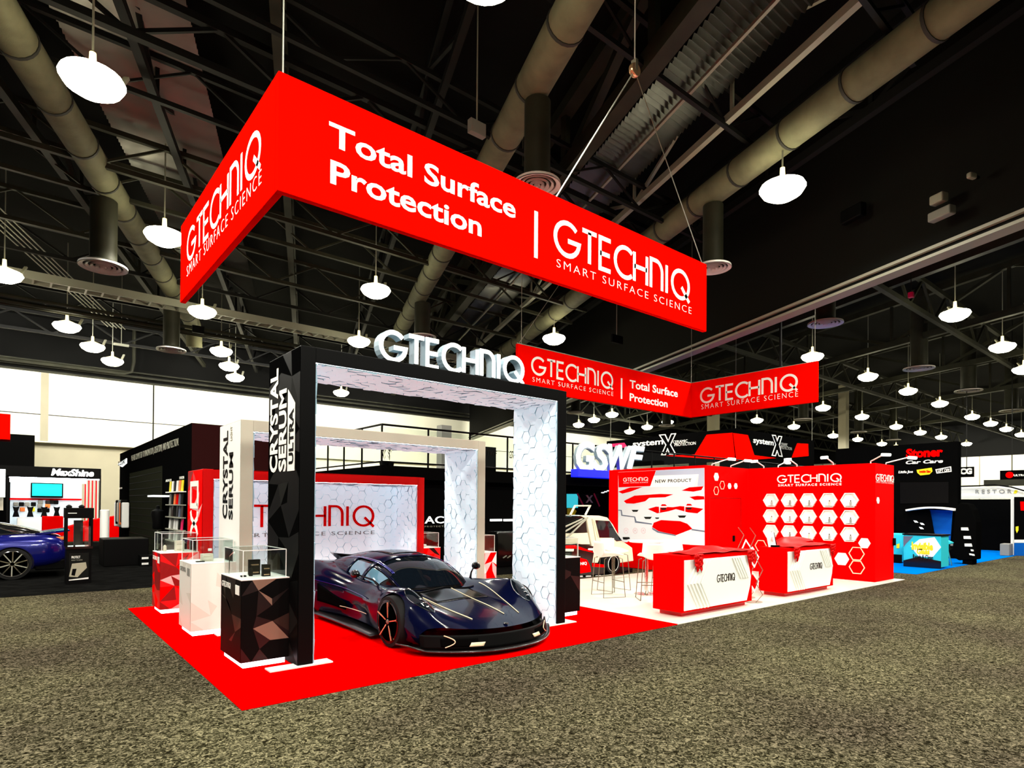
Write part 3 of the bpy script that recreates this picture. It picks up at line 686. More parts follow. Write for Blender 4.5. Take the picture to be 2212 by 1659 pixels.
BX0, BX1, BY0, BY1, BH = .85, 4.793, 1.031, 2.05, 3.423
A1, L1, R1, T1 = arch('tall black arch in front with illuminated white letters on top', BX0, BX1, BY0, BY1, BH, .163, .158, 'black', 'black', 1)
A2, L2, R2, T2 = arch('pale grey-white arch standing behind the black arch', .85, 4.926, 3.179, 4.22, 2.86, .16, .15, 'arch_white_shaded', 'white', 5)
A3, L3, R3, T3 = arch('red walled alcove at the back of the row of arches', .85, 4.923, 5.208, 6.25, 2.285, .15, .155, 'alcove_red', 'wall_red', 9, closed=True)
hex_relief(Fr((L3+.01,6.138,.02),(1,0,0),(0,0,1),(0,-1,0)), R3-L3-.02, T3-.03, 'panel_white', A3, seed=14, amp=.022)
# logo on the alcove back, partly hidden by the black post
yb = 6.10
p = on_y(806,1135,yb); q = on_y(806,1094,yb)
LX1 = p[0]; LX0 = 1.42
logo(PY(yb), LX0, p[2], LX1, q[2], 'wall_red', A3, t=.115, depth=.012, w0=-.02)
a, b = on_y(682,1157,yb), on_y(809,1146,yb); text('SMART SURFACE SCIENCE', PY(yb), LX0+.02, a[2], b[0], b[2], 'gray', A3, spacing=1.25, name='tagline_lettering', depth=.008)
# side skins
Fs = PX(.848)
o = facets(Fs,-BY1+.01,.02,-BY0-.01,BH-.01,['black','black_matt','charcoal','gray'],[12,8,2,.15],A1,3,12,seed=22)
o = MB().box(.846,3.19,.02,.849,4.21,2.85).build('side_skin','white',A2)
o = facets(PX(.847),-6.24,.02,-5.22,2.27,['wall_red','red_gloss','dark_red','pink'],[7,5,2,.4],A3,3,8,seed=4)
# vertical words on the side skins: read upward
def up_text(s, x, pxl, parent, mk, bold=.02, **k):
    # pxl: (left px, right px, bottom py at left, top py at left) on the plane x
    (xl, yb_), (xr, yt_) = pxl
    p, q = on_x(xl, yb_, x), on_x(xr, yt_, x)
    F = Fr((x, p[1], p[2]), (0, 0, 1), (0, 1, 0), (-1, 0, 0))        # u upward, v toward the far side
    # v runs from q.y (near) to p.y (far)
    F.o = np.array([x, q[1], p[2]])
    return text(s, F, 0, 0, q[2]-p[2], p[1]-q[1], mk, parent, bold=bold, **k)
xs = .844
up_text('CRYSTAL', xs, ((583,1022),(602,795)), A1, 'letter_white', .03)
up_text('SERUM', xs, ((602,1020),(620,838)), A1, 'letter_white', .03)
p, q = on_x(621,1018,xs), on_x(638,870,xs); zt = on_x(621,842,xs)[2]
mb = MB(); Fu = Fr((xs,0,0),(0,-1,0),(0,0,1),(-1,0,0))
mb.prism([(-p[1],p[2]),(-q[1],p[2]),(-q[1],q[2]),(-p[1],zt)], Fu, 0, .004); mb.build('white_label','letter_white',A1)
up_text('ULTRA', xs-.004, ((624,1003),(635,882)), A1, 'black', .03)
up_text('CRYSTAL', xs, ((481,1120),(493,930)), A2, 'black', .02)
up_text('SERUM', xs, ((494,1122),(504,976)), A2, 'black', .02)
up_text('LIGHT', xs, ((498,952),(502,920)), A2, 'hall_beige', .0)
# EXO letters on the red side, as strokes read upward
p, q = on_x(411,1208,xs), on_x(429,1044,xs)
F = Fr((xs, q[1], p[2]), (0,0,1), (0,1,0), (-1,0,0)); H = p[1]-q[1]; Wt = q[2]-p[2]; mb = MB(); tt = .17*H
def st(pts): ribbon(mb, [(a*Wt, b*H) for a, b in pts], tt, F, 0, .005)
st([(.27,1),(.0,1),(0,.08),(.27,.08)]); st([(0,.54),(.24,.54)])
st([(.33,1),(.42,.85),(.55,.12),(.64,.08)]); st([(.33,.06),(.42,.2),(.55,.9),(.64,1)])
st([(.71,.08),(.71,1),(1,1),(1,.08),(.71,.08)])
mb.build('lettering','letter_white',A3)
# illuminated letters standing on the black arch
t = thing('illuminated_letters', 'glowing white company letters standing on top of the black arch', 'sign', (2.1,1.15,BH))
Yl = 1.10
p, q = on_y(821,792,Yl), on_y(1131,822,Yl); z0 = BH+.006; z1 = on_y(850,719,Yl)[2]
for i in range(8):
    F = Fr((0,Yl+.11,0),(1,0,0),(0,0,1),(0,-1,0))
    bdy = logo(F, p[0], z0+.02, q[0]-.03, z1, 'letter_side', t, t=.165, depth=.125, w0=0.0, name='letter', letters=[i])
    logo(F, p[0], z0+.02, q[0]-.03, z1, 'sign_lit', bdy, t=.165, depth=.133, w0=.125, name='letter_face', letters=[i])
MB().box(p[0],Yl,BH,q[0],Yl+.08,BH+.012).build('mounting_rail','black',t)

# white plates under the posts, standing in for led glow on the carpet
for k, (bx0, by0, bx1, by1, ar, nm) in enumerate(((.55,.99,1.22,1.16,A1,''),(4.42,1.0,5.0,1.25,A1,''),(.58,3.15,1.2,3.3,A2,''))):
    MB().box(bx0,by0,.012,bx1,by1,.026).build('base_plate_or_glow','white',ar)

# ---- pedestals with acrylic cases
def pedestal(name, x0, x1, y0, y1, h, body, top, mats, wts, seed, label, case=.30, logo_mk='letter_white', plinth=True, fac=True):
    t = thing('display_pedestal', label, 'pedestal', ((x0+x1)/2,(y0+y1)/2,.012))
    z0 = .075
    MB().box(x0,y0,z0,x1,y1,h-.012).build('body', body, t, bevel=.004)
    if fac:
        facets(PY(y0-.001), x0, z0, x1, h-.012, mats, wts, t, 3, 5, seed)
        facets(PX(x0-.001), -y1, z0, -y0, h-.012, mats, wts, t, 3, 5, seed+1)
    MB().box(x0-.004,y0-.004,h-.012,x1+.004,y1+.004,h).build('top_plate', top, t, bevel=.002)
    MB().box(x0+.03,y0+.03,.012,x1-.03,y1-.03,z0).build('light_plinth', 'plinth_light', t)
    if case:
        a, b, c, d = x0+.02, x1-.03, y0+.02, y1-.03; e = .006; H = h+case
        for bx in ((a,c,h,b,c+e,H),(a,d-e,h,b,d,H),(a,c+e,h,a+e,d-e,H),(b-e,c+e,h,b,d-e,H),(a,c,H,b,d,H+e)):
            MB().box(*bx).build('acrylic_panel', 'acrylic', t)
        mb = MB()
        for q0, q1 in (((a,c,H),(b,c,H)),((a,c,H),(a,d,H)),((b,c,H),(b,d,H)),((a,d,H),(b,d,H)),((b,c,h),(b,c,H)),((a,c,h),(a,c,H)),((a,d,h),(a,d,H))): mb.bar(q0,q1,.007)
        mb.build('case_edge', 'white', t)
    # small company name at the upper left of the aisle side
    logo(PX(x0-.004), -y1+.05, h-.13, -y1+.38, h-.075, logo_mk, t, t=.14)
    MB().box(x0-.007,y0+.06,h-.17,x0-.003,y0+.20,h-.07).build('emblem', logo_mk, t)
    return t
P1 = pedestal('a', .35,.845,1.30,2.07,.942,'black','white',['black','maroon','brown','copper'],[16,7,1.0,1.1],31,'black faceted pedestal with clear case beside the left post of the black arch')
P2 = pedestal('b', .30,.845,3.33,4.00,.955,'ped_white','white',['ped_white','ped_cream','ped_white'],[5,2,4],41,'white faceted pedestal with clear case beside the pale arch', logo_mk='gray')
P3 = pedestal('c', .30,.845,5.40,6.04,.96,'wall_red','white',['wall_red','red_gloss','dark_red','pink'],[4,5,4,.4],51,'red faceted pedestal with clear case beside the red alcove')
P4 = pedestal('d', 4.93,5.50,1.42,2.05,.935,'black','white',['black','maroon','brown'],[10,4,.5],61,'black pedestal behind the right post of the black arch')
P5 = pedestal('e', 4.95,5.32,3.35,3.95,.90,'pink','white',['pink','wall_red','white'],[4,3,2],71,'pink and red printed pedestal with clear case behind the right side of the pale arch')
P6 = pedestal('f', 4.95,5.45,5.42,6.0,.86,'wall_red','white',['wall_red','deep_red','red_gloss'],[5,5,5],81,'red pedestal with clear case right of the red alcove')
# little products in the cases
def bottle(x, y, z, r, h, mk, label, cap='black', group=None):
    t = thing('product_bottle', label, 'bottle', (x,y,z), group)
    MB().lathe((x,y,z), [(r*.95,0),(r,.01),(r,h*.62),(r*.45,h*.75),(r*.4,h*.8)], 12).build('bottle_body', mk, t, smooth=True)
    MB().lathe((x,y,z), [(r*.5,h*.8),(r*.5,h),(r*.45,h)], 10).build('cap', cap, t, smooth=True)
    return t
def carton(x, y, z, w_, d_, h_, mk, label, stripe='gold', group=None):
    t = thing('product_box', label, 'box', (x,y,z), group)
    MB().box(x-w_/2,y-d_/2,z,x+w_/2,y+d_/2,z+h_).build('carton', mk, t, bevel=.002)
    MB().box(x-w_*.35,y-d_/2-.002,z+h_*.12,x+w_*.35,y-d_/2+.001,z+h_*.2).build('stripe', stripe, t)
    MB().box(x-w_*.35,y-d_/2-.002,z+h_*.62,x+w_*.35,y-d_/2+.001,z+h_*.7).build('stripe', stripe, t)
zt = .942
carton(.60,1.72,zt,.12,.05,.17,'black','tall black product box in the case on the black pedestal')
carton(.66,1.50,zt,.085,.05,.13,'black','smaller black product box at the right in the black pedestal case')
bottle(.53,1.60,zt,.022,.12,'black','small black bottle standing in the black pedestal case')
tag(MB().box(.42,1.55,zt,.47,1.60,zt+.015).build('sample_disc','black'),'tiny black cap lying in the black pedestal case','cap')
t = thing('spotlight_arm','small bent spotlight arm inside the black pedestal case','lamp',(.42,1.80,zt))
MB().tube([(.40,1.95,zt),(.40,1.95,zt+.2),(.42,1.85,zt+.26)],.005,6).build('arm','chrome',t); MB().lathe((.42,1.84,zt+.24),[(.004,.02),(.014,0),(.012,-.01)],10).build('head','white',t)
bottle(.62,3.75,.955,.05,.16,'acrylic','clear bottle standing on the white pedestal','white')
carton(.55,3.62,.955,.14,.10,.10,'warm_white','cream product box on the white pedestal','hall_beige')
tag(MB().box(.40,3.5,.955,.50,3.56,.966).build('sample_plate','black'),'small dark plate lying on the white pedestal','cap')
bottle(.42,5.75,.96,.025,.13,'warm_white','small pale bottle in the red pedestal case','black')
carton(.62,5.70,.96,.13,.10,.17,'warm_white','crumpled white package in the red pedestal case','hall_beige')
carton(.40,5.95,.96,.12,.05,.02,'black','flat black sample plate in the red pedestal case')
carton(5.25,1.75,.935,.10,.06,.12,'black','black box in the case of the right black pedestal')
carton(5.14,3.6,.90,.12,.08,.05,'white','white package in the case of the pink pedestal','gray')
carton(5.2,5.7,.86,.12,.08,.05,'white','white package in the case of the right red pedestal','gray')

# ================================================================ walls of the lounge
def exhibit_wall(label, boxes, mk='wall_red'):
    b0 = boxes[0]; t = thing('exhibit_wall', label, 'display wall', (b0[0],b0[1],.012))
    mb = MB()
    for b in boxes: mb.box(*b)
    mb.build('wall_panel', mk, t, bevel=.004); return t
WZ = 2.80
NP = exhibit_wall('red wall with the large new-product graphic and a flush door', [(12.04,3.40,.012,12.25,6.6,WZ),(12.25,3.40,.012,14.1,3.62,WZ)])
HX = exhibit_wall('red wall carrying fifteen white hexagon shelves', [(14.1,.215,.012,14.3,3.40,WZ),(14.3,.215,.012,15.27,.40,WZ)])
# graphic, faces the lounge from x=12.04
xg = 12.038
g = MB()
def gp(pts, mk, dw=.003, name='graphic_print', par=None):
    return MB().prism([uvx(px, py, xg) for px, py in pts], PX(xg), 0, dw).build(name, mk, par or NP)
def cz(x, y): return (1200+x/3.457, 900+y/3.457)
gp([cz(468,415),cz(1112,383),cz(1114,962),cz(468,935)], 'print_white', .002, 'graphic_sheet')
gp([cz(468,416),cz(750,402),cz(712,518),cz(472,528)], 'wall_red', .004)
gp([cz(752,402),cz(1110,384),cz(1110,520),cz(1060,519),cz(1072,430),cz(742,440)], 'print_lavender', .004)
gp([cz(735,442),cz(1068,430),cz(1030,522),cz(706,526)], 'white', .005)
# red islands of the hexagon landscape
def poly(l): return [cz(*p) for p in l]
for l in ([(470,560),(560,528),(650,526),(560,560),(500,575)],
          [(510,630),(590,590),(780,577),(880,580),(820,602),(700,606),(670,632),(585,650),(530,648)],
          [(942,552),(1000,528),(1105,520),(1090,548),(1030,560)],
          [(1000,600),(1060,592),(1110,595),(1112,618),(1040,622)],
          [(690,690),(750,672),(880,676),(930,668),(1000,672),(1105,688),(1060,722),(990,715),(900,690),(850,705),(760,722)],
          [(735,792),(790,772),(930,780),(985,800),(1022,838),(900,885),(770,855),(722,825)]): gp(poly(l), 'wall_red', .005)
for l in ([(722,828),(770,856),(895,882),(900,892),(762,866),(724,842)],
          [(470,695),(495,697),(500,733),(595,746),(605,780),(720,798),(720,806),(595,792),(588,752),(492,740),(488,703),(470,702)],
          [(1020,838),(1114,852),(1114,862),(1015,848)]): gp(poly(l), 'slate', .006)
for cx, cy_, r in ((595,700,26),(690,752,30),(760,757,16),(945,742,32),(808,686,24),(997,684,24)):
    gp([cz(cx-r,cy_-4),cz(cx+r,cy_-4),cz(cx+r*.6,cy_+r*.4),cz(cx-r*.6,cy_+r*.4)], 'charcoal', .0075)
for cx, cy_ in ((808,660),(997,657)): gp([cz(cx-22,cy_+8),cz(cx-12,cy_-6),cz(cx+12,cy_-6),cz(cx+26,cy_+8)], 'wall_red', .0075); gp([cz(cx-28,cy_+8),cz(cx+28,cy_+8),cz(cx+24,cy_+18),cz(cx-26,cy_+18)], 'white', .0078); gp([cz(cx-34,cy_+5),cz(cx-26,cy_+5),cz(cx-28,cy_+55),cz(cx-32,cy_+55)], 'white', .008)
for cx in (528,595,657):
    c = uvx(*cz(cx,852), xg); mb = MB(); ribbon(mb, _arc(c[0],c[1],.075,0,345,18), .008, PX(xg), .002, .006); ribbon(mb, [(c[0]-.03,c[1]-.02),(c[0],c[1]+.03),(c[0]+.03,c[1]-.02)], .01, PX(xg), .002, .006); mb.build('icon_ring','print_pink',NP)
lg_x(xg-.004, cz(507,484), cz(690,452), 'letter_white', NP, t=.14)
tx_x('SMART SURFACE SCIENCE', xg-.004, cz(507,500), cz(690,486), 'pink', NP, spacing=1.2, name='tagline_lettering')
tx_x('NEW PRODUCT', xg-.006, cz(745,495), cz(1015,462), 'charcoal', NP, bold=.012, spacing=1.15)
tx_x('G-DRIVE', xg-.004, cz(515,1040), cz(1005,955), 'wall_red', NP, bold=.05)
# hexagons on the door wall, door seam and latch
yd = 3.398
for (px, py, r, out) in ((1547,1030,.115,0),(1560,1048,.115,1),(1547,1060,.115,1),(1575.5,1050,.085,0),(1589,1050,.085,0)):
    u, v = uvy(px, py, yd); mb = MB()
    if out: ribbon(mb, hexpts(u, v, r), .014, PY(yd), .0005, .005, True)
    else: mb.prism(hexpts(u, v, r), PY(yd), .0005, .01)
    mb.build('hexagon_outline' if out else 'hexagon_panel', 'cream' if out else 'white', NP)
a, b = uvy(1533,1075,yd), uvy(1600,1200,yd)
mb = MB(); ribbon(mb, [(a[0],.03),(a[0],a[1]),(b[0],a[1]),(b[0],.03)], .01, PY(yd), 0, .003); mb.build('door_seam','deep_red',NP)
c = on_y(1584,1164,yd); MB().box(c[0]-.04,yd-.05,c[2]-.07,c[0]+.02,yd,c[2]+.09).build('door_latch','black',NP,bevel=.01)
# fifteen hexagon shelves
xh = 14.098
cols = [217,541,884,1250,1627]; rows0 = [172,460,745]; Rr = [.0]*5
def hz(x, y): return (1640+x/8.296, 1060+y/8.296)
prod = ['product_grey','warm_white','gray','product_grey','gray']
CW = [uvx(*hz(c, 172), xh)[0] for c in cols]
RZ = [[uvx(*hz(c, r), xh)[1] for c in cols] for r in (172,465,755)]
hx_r = .465*(uvx(*hz(1795,165),xh)[0]-uvx(*hz(1460,165),xh)[0])
hx_h = .47*(uvx(*hz(1627,30),xh)[1]-uvx(*hz(1627,290),xh)[1])
CWf = np.linspace(CW[0], CW[4], 5); RZf = [float(np.mean(r)) for r in RZ]
ord_c = ['far left','second','third','fourth','near right']; ord_r = ['top','middle','bottom']
for j in range(3):
    for i in range(5):
        u, v = CWf[i], RZf[j]; mb = MB()
        s = hx_h/(hx_r*.866)
        pts = [(a, v+(b-v)*s) for a, b in hexpts(u, v, hx_r)]; inn = [(u+(a-u)*.93, v+(b-v)*.93) for a, b in pts]
        mb.use('white').prism(inn, PX(xh), .0005, .006)
        mb.use('letter_white'); ribbon(mb, pts, .02, PX(xh), .0005, .05, True)
        mb.build('hexagon_shelf', None, HX)
        p = PX(xh).p(u+.03, v-hx_h*.62, .05)
        names = (ord_c[i] + ' hexagon of the ' + ord_r[j] + ' row')
        bottle(p[0]+.01, p[1], p[2]-.03, .022, .13, prod[(i*2+j) % 5], 'small bottle standing in the ' + names, 'black')
        MB().box(p[0]-.03,p[1]-.12,p[2]-.036,p[0]+.045,p[1]+.12,p[2]-.03).build('shelf_board','white',HX)
for (x, y, r, out) in ((1888,940,.135,0),(1482,1222,.17,0),(1747,1128,.17,1),(1752,1372,.17,1),(30,985,.16,1)):
    u, v = uvx(*hz(x,y), xh); mb = MB()
    if out: ribbon(mb, hexpts(u, v, r), .02, PX(xh), .0005, .012, True)
    else: mb.prism(hexpts(u, v, r), PX(xh), .0005, .014)
    mb.build('hexagon_outline' if out else 'hexagon_panel', 'cream' if out else 'white', HX)
lg_x(xh, (1680,1043), (1817,1023), 'letter_white', HX, t=.155, depth=.01)
tx_x('SMART SURFACE SCIENCE', xh, (1681,1051), (1818,1043), 'letter_white', HX, spacing=1.3, bold=.02, name='tagline_lettering')
ye = .213
lg_y(ye, (1892,1038), (1930,1028), 'letter_white', HX, t=.155, depth=.01)
tx_y('SMART SURFACE SCIENCE', ye, (1892,1043), (1930,1042), 'pink', HX, spacing=1.2, name='tagline_lettering')
u, v = uvy(1896,1081,ye); MB().prism(hexpts(u,v,.085), PY(ye), .0005,.012).build('hexagon_panel','white',HX)
c = on_y(1930,1170,ye); MB().box(c[0]-.06,ye-.05,c[2]-.09,c[0]+.03,ye,c[2]+.09).build('wall_bracket','black',HX,bevel=.01)
# arm lights on top of the walls
def arm_light(p, d, label):
    t = thing('arm_light', label, 'spotlight', tuple(p)); p = np.array(p, float); d = np.array(d, float)
    MB().tube([p, p+np.array([0,0,.05]), p+d*.45+np.array([0,0,.17])], .016, 6).build('arm','white',t)
    e = p+d*.45+np.array([0,0,.17]); f = e+d*.2+np.array([0,0,-.02])
    MB().bar(e, f, .13, .07).build('lamp_head','sign_lit',t,bevel=.02)
arm_light((14.2,3.0,WZ),(-.9,0,0),'arm spotlight at the far end of the hexagon wall top')
arm_light((14.2,2.1,WZ),(-.9,0,0),'second arm spotlight along the hexagon wall top')
arm_light((14.2,1.2,WZ),(-.9,0,0),'third arm spotlight along the hexagon wall top')
arm_light((14.2,.35,WZ),(-.6,-.8,0),'arm spotlight at the near corner of the hexagon wall')
arm_light((15.0,.3,WZ),(0.4,-.9,0),'arm spotlight over the narrow end of the hexagon wall')
arm_light((12.5,3.5,WZ),(.2,-.9,0),'arm spotlight above the flush door wall')
arm_light((13.4,3.5,WZ),(.0,-.9,0),'arm spotlight near the inner corner of the red walls')
arm_light((14.2,2.6,WZ),(.9,0,0),'arm spotlight leaning back behind the hexagon wall')

# ---- counters
def counter(x0, x1, y0, y1, h, label, seed):
    t = thing('reception_counter', label, 'counter', ((x0+x1)/2,(y0+y1)/2,.012))
    MB().box(x0,y0,.09,x1,y1,h).build('body','wall_red',t,bevel=.006)
    MB().box(x0+.12,y0+.10,.012,x1-.06,y1-.05,.09).build('toe_kick','red_gloss',t)
    W = x1-x0; H = h-.16; F = PY(y0-.001, x0+.03, .12); hw = W-.10
    mb = MB()
    mb.prism([(0,0),(hw*.93,0),(hw*.985,H*.3),(hw,H*.5),(hw*.93,H-.03),(0,H-.03),(.0,H*.5)], F, 0, .02)
    mb.prism([(hw*.34,0.01),(hw*.86,.01),(hw*.97,H*.5),(hw*.86,H-.04),(hw*.34,H-.04),(hw*.20,H*.5)], F, .02, .05)
    mb.build('front_panel','warm_white' if False else 'letter_white',t,bevel=.004)
    for k in range(4):
        mb = MB(); dx = .085*k
        ribbon(mb, [(hw*.31-dx,.01),(hw*.17-dx,H*.5),(hw*.31-dx,H-.04)], .03, F, .02, .055-.006*k); mb.build('chevron_rib','cream' if k == 5 else 'letter_white',t)
        mb = MB(); 
        ribbon(mb, [(hw*.66+dx*.9,H-.04),(hw*.80+dx*.9,H*.5)], .03, F, .05, .07); mb.build('chevron_rib','letter_white',t)
    logo(F, hw*.43, H*.48, hw*.70, H*.48+.115, 'brown', t, t=.12, depth=.056, w0=.045)
    return t
C1 = counter(6.55,8.62,.235,.80,.975,'red reception counter with white ribbed front, the nearer of two',1)
C2 = counter(10.0,12.05,.295,.86,.96,'red reception counter with white ribbed front standing by the hexagon wall',2)
def cloth(x0, x1, y0, y1, z, label, seed, humps):
    rnd = random.Random(seed); ph = [rnd.uniform(0,6) for _ in range(8)]
    def fn(u, v):
        hz_ = sum(a*math.exp(-((u-c)**2)/(2*s*s)-((v-d)**2)/.12) for a, c, d, s in humps)
        edge = .05*math.sin(9*u+ph[0]) + .03*math.sin(17*u+ph[1])
        return (x0+(x1-x0)*u, y0+(y1-y0)*v+edge*(1 if v > .5 else 0), z+.010+.012*(1+math.sin(14*u+3*v+ph[2]))/2+.010*(1+math.sin(23*u-9*v+ph[3]))/2+hz_)
    t = thing('fabric_cloth', label, 'cloth', (x0,y0,z))
    MB().grid(fn, np.linspace(0,1,60), np.linspace(0,1,16)).build('cloth_sheet','cloth_red',t,smooth=True,solid=.006)
    # gathered ends hanging over the front
    for xc, ln in ((x0+.12,.30),(x1-.14,.26)):
        def f2(u, v):
            a = (u-.5)*.26*(1-.35*v); return (xc+a+.012*math.sin(20*v+u*4), y0-.035-.012*math.sin(26*u+2*v)-.02*(1-v)*0, z+.02-ln*v*(1-.35*abs(math.sin(5*u+ph[4]))))
        MB().grid(f2, np.linspace(0,1,22), np.linspace(0,1,14)).build('hanging_fold','cloth_red',t,smooth=True,solid=.008)
    return t
cloth(6.75,8.60,.20,.74,.975,'red satin cloth bunched along the nearer counter top',5,[(.07,.66,.9,.12),(.05,.3,.5,.1)])
cloth(10.15,12.0,.26,.80,.96,'red satin cloth bunched along the farther counter top',6,[(.14,.40,.9,.16),(.10,.7,.8,.15)])
# picture card stand on the far counter
t = thing('card_stand','small white stand with a portrait card on the far counter','display stand',(10.12,.6,.96))
MB().bar((10.08,.62,.96),(10.05,.66,1.25),.02,.14).build('back_board','white',t); MB().bar((10.10,.60,1.0),(10.07,.64,1.24),.015,.11).build('card','black',t)
MB().prism(_arc(0,.12,.045,0,350,16), Fr((10.085,.60,1.0),(1,0,0),(-.1,.14,.98),(-.2,-.95,.1)), .0,.01).build('portrait','pink',t); MB().box(10.05,.52,.96,10.19,.64,1.0).build('base','black',t)
# zig-zag literature stands
def brochure_stand(x, y, label, n=5, h=1.25):
    t = thing('brochure_stand', label, 'brochure stand', (x,y,.012))
    MB().lathe((x,y,.012),[(.17,0),(.17,.008),(.02,.012)],20).build('base','steel_light',t)
    dz = (h-.05)/n
    for s in (-.12,.12):
        pts = [(x-.1,y+s,.03)]
        for k in range(n): pts += [(x+(.13 if k % 2 == 0 else -.10), y+s, .03+dz*(k+.5))]
        pts += [(x-.08,y+s,h)]
        MB().tube(pts,.007,6).build('zigzag_rail','wire',t)
    for k in range(1, n, 2):
        z = .03+dz*k
        MB().bar((x-.10,y,z+.22),(x+.14,y,z+.02),.26,.006,up=(0,1,0)).build('tray','letter_white',t)
        MB().bar((x-.07,y,z+.202),(x+.12,y,z+.045),.17,.012,up=(0,1,0)).build('brochure','wall_red',t)
    return t
brochure_stand(8.98,.42,'zig-zag brochure stand right beside the nearer counter',4,.95)
brochure_stand(9.42,.80,'taller zig-zag brochure stand with tilted tray behind the counters',5,1.35)
# bistro table and stools
tx, ty = 8.20, 2.22
t = thing('bistro_table','tall round white table on a chrome pole','table',(tx,ty,.012))
MB().lathe((tx,ty,0),[(.33,1.035),(.34,1.045),(.34,1.065),(.33,1.07)],32).build('tabletop','white',t,smooth=True)
MB().lathe((tx,ty,0),[(.035,.03),(.035,1.035)],14).build('pole','chrome',t,smooth=True)
MB().lathe((tx,ty,0),[(.24,.012),(.24,.02),(.06,.045),(.04,.08)],28).build('base','chrome',t,smooth=True)
def stool():
    t = thing('bar_stool','white bucket bar stool left of the tall table','stool',(0,0,.012))
    def seat(u, v):
        a = u*PI*2; 
        return None
    # bucket: seat pan curving up into a wide back
    def fn(u, v):
        x = (u-.5)*.46; s = v
        if s < .5: yy = -.20+.40*(s/.5); z = .78+.02*(2*u-1)**2+ (.03*(1-s/.5))
        else: k = (s-.5)/.5; yy = .20+.07*k; z = .78+.30*k
        z += .09*abs(2*u-1)**3*math.sin(PI*min(1,s*1.05)); yy -= .10*abs(2*u-1)**2*max(0,(s-.5)*2); x *= 1-.12*max(0,(s-.5)*2)
        return (x, yy, z-.012)
    b = MB().grid(fn, np.linspace(0,1,14), np.linspace(0,1,16)); b.build('seat_shell','letter_white',t,smooth=True,solid=.02)
    for s in (-1, 1):
        MB().tube([(s*.16,-.14,.76),(s*.20,-.20,.74),(s*.25,-.24,.02),(s*.25,.22,.02),(s*.20,.18,.74),(s*.16,.12,.76)],.008,6).build('leg_frame','wire',t)
    MB().tube([(-.225,-.225,.30),(.225,-.225,.30)],.008,6).build('footrest','wire',t)
    MB().tube([(-.225,.205,.30),(.225,.205,.30)],.008,6).build('rear_brace','wire',t)
    return t
s0 = stool(); s0.location = (7.38,2.50,.012); s0.rotation_euler = (0,0,math.radians(70))
s1 = copy_tree(s0,(8.10,2.98,.012),math.radians(0)); s1['label'] = 'white bucket bar stool behind the tall table'
s2 = copy_tree(s0,(8.80,2.15,.012),math.radians(-80)); s2['label'] = 'white bucket bar stool partly hidden by the nearer red counter'
s3 = copy_tree(s0,(7.72,1.72,.012),math.radians(140)); s3['label'] = 'white bucket bar stool in front of the tall table, nearest the viewer'
# ================================================================ the hypercar
def herm(xs, ys, x):
    xs = np.array(xs, float); ys = np.array(ys, float); x = min(max(x, xs[0]), xs[-1])
    i = min(max(int(np.searchsorted(xs, x) - 1), 0), len(xs)-2)
    def sl(k):
        if k <= 0: return (ys[1]-ys[0])/(xs[1]-xs[0])
        if k >= len(xs)-1: return (ys[-1]-ys[-2])/(xs[-1]-xs[-2])
        a = (ys[k]-ys[k-1])/(xs[k]-xs[k-1]); b = (ys[k+1]-ys[k])/(xs[k+1]-xs[k])
        return 0.0 if a*b <= 0 else 2*a*b/(a+b)
    h = xs[i+1]-xs[i]; t = (x-xs[i])/h
    return (2*t**3-3*t**2+1)*ys[i] + (t**3-2*t**2+t)*h*sl(i) + (-2*t**3+3*t**2)*ys[i+1] + (t**3-t**2)*h*sl(i+1)
CX, CY0 = 3.08, .24
ST =  [0.0, .25, .60, 1.0, 1.24, 1.6, 2.0, 2.5, 3.0, 3.45, 3.85, 4.3, 4.6]
HW =  [.95, .99, 1.02, 1.02, 1.02, .99, .93, .91, .96, 1.03, 1.05, 1.03, .96]
ZC =  [.30, .37, .45, .52, .57, .64, .68, .70, .72, .76, .80, .80, .76]
ZM =  [.31, .38, .45, .51, .55, .61, .66, .69, .72, .77, .82, .81, .77]
ZF =  [.33, .44, .61, .71, .70, .66, .65, .66, .72, .79, .85, .83, .78]
ZE =  [.30, .38, .53, .66, .64, .57, .54, .56, .62, .68, .72, .72, .70]
LU = [0, .38, .66, .80, .93, 1.0]
def zsurf(u, Y):
    u = abs(u); zc, zm, zf, ze = (herm(ST, k, Y) for k in (ZC, ZM, ZF, ZE))
    return herm(LU, [zc, zm*.985, .5*(zm+zf)+.0, zf, .4*zf+.6*ze, ze-.06], u)
def yoff(u, Y):
    k = max(0, 1-Y/1.15)**1.3; kr = max(0, (Y-4.0)/.6)
    return .46*abs(u)**2.3*k - .16*abs(u)**2.2*kr
def S(u, Y, off=0.0):                     # point of the upper body
    W = herm(ST, HW, Y)
    return (CX+u*W, CY0+Y+yoff(u, Y), zsurf(u, Y)+off)
car = thing('sports_car','dark navy low sports car with gold spoked wheels under the black arch','car',(CX,2.6,.012))
mb = MB(); Ys = np.linspace(0, 4.6, 93); side = [(1.0,.50),(1.01,.42),(1.0,.34),(.975,.24),(.95,.15),(.90,.10)]
us = list(np.linspace(-1, 1, 61)); rings = []
for Y in Ys:
    W = herm(ST, HW, Y); ze = zsurf(1, Y); r = []
    lo = .27 if Y < .0 else .10
    sd = []
    for k, (a, b) in enumerate(side):
        z = lo + (ze-lo)*(b-.10)/.42*.93
        # hollow behind the front wheel and over the side intake
        tuck = .07*math.exp(-((Y-2.3)/.45)**2)*math.exp(-((b-.33)/.12)**2)
        sd.append((a-tuck, z))
    for a, z in reversed(sd): r.append((CX-a*W, CY0+Y+yoff(1, Y), z))
    for u in us: r.append(S(u, Y))
    for a, z in sd: r.append((CX+a*W, CY0+Y+yoff(1, Y), z))
    rings.append(r)
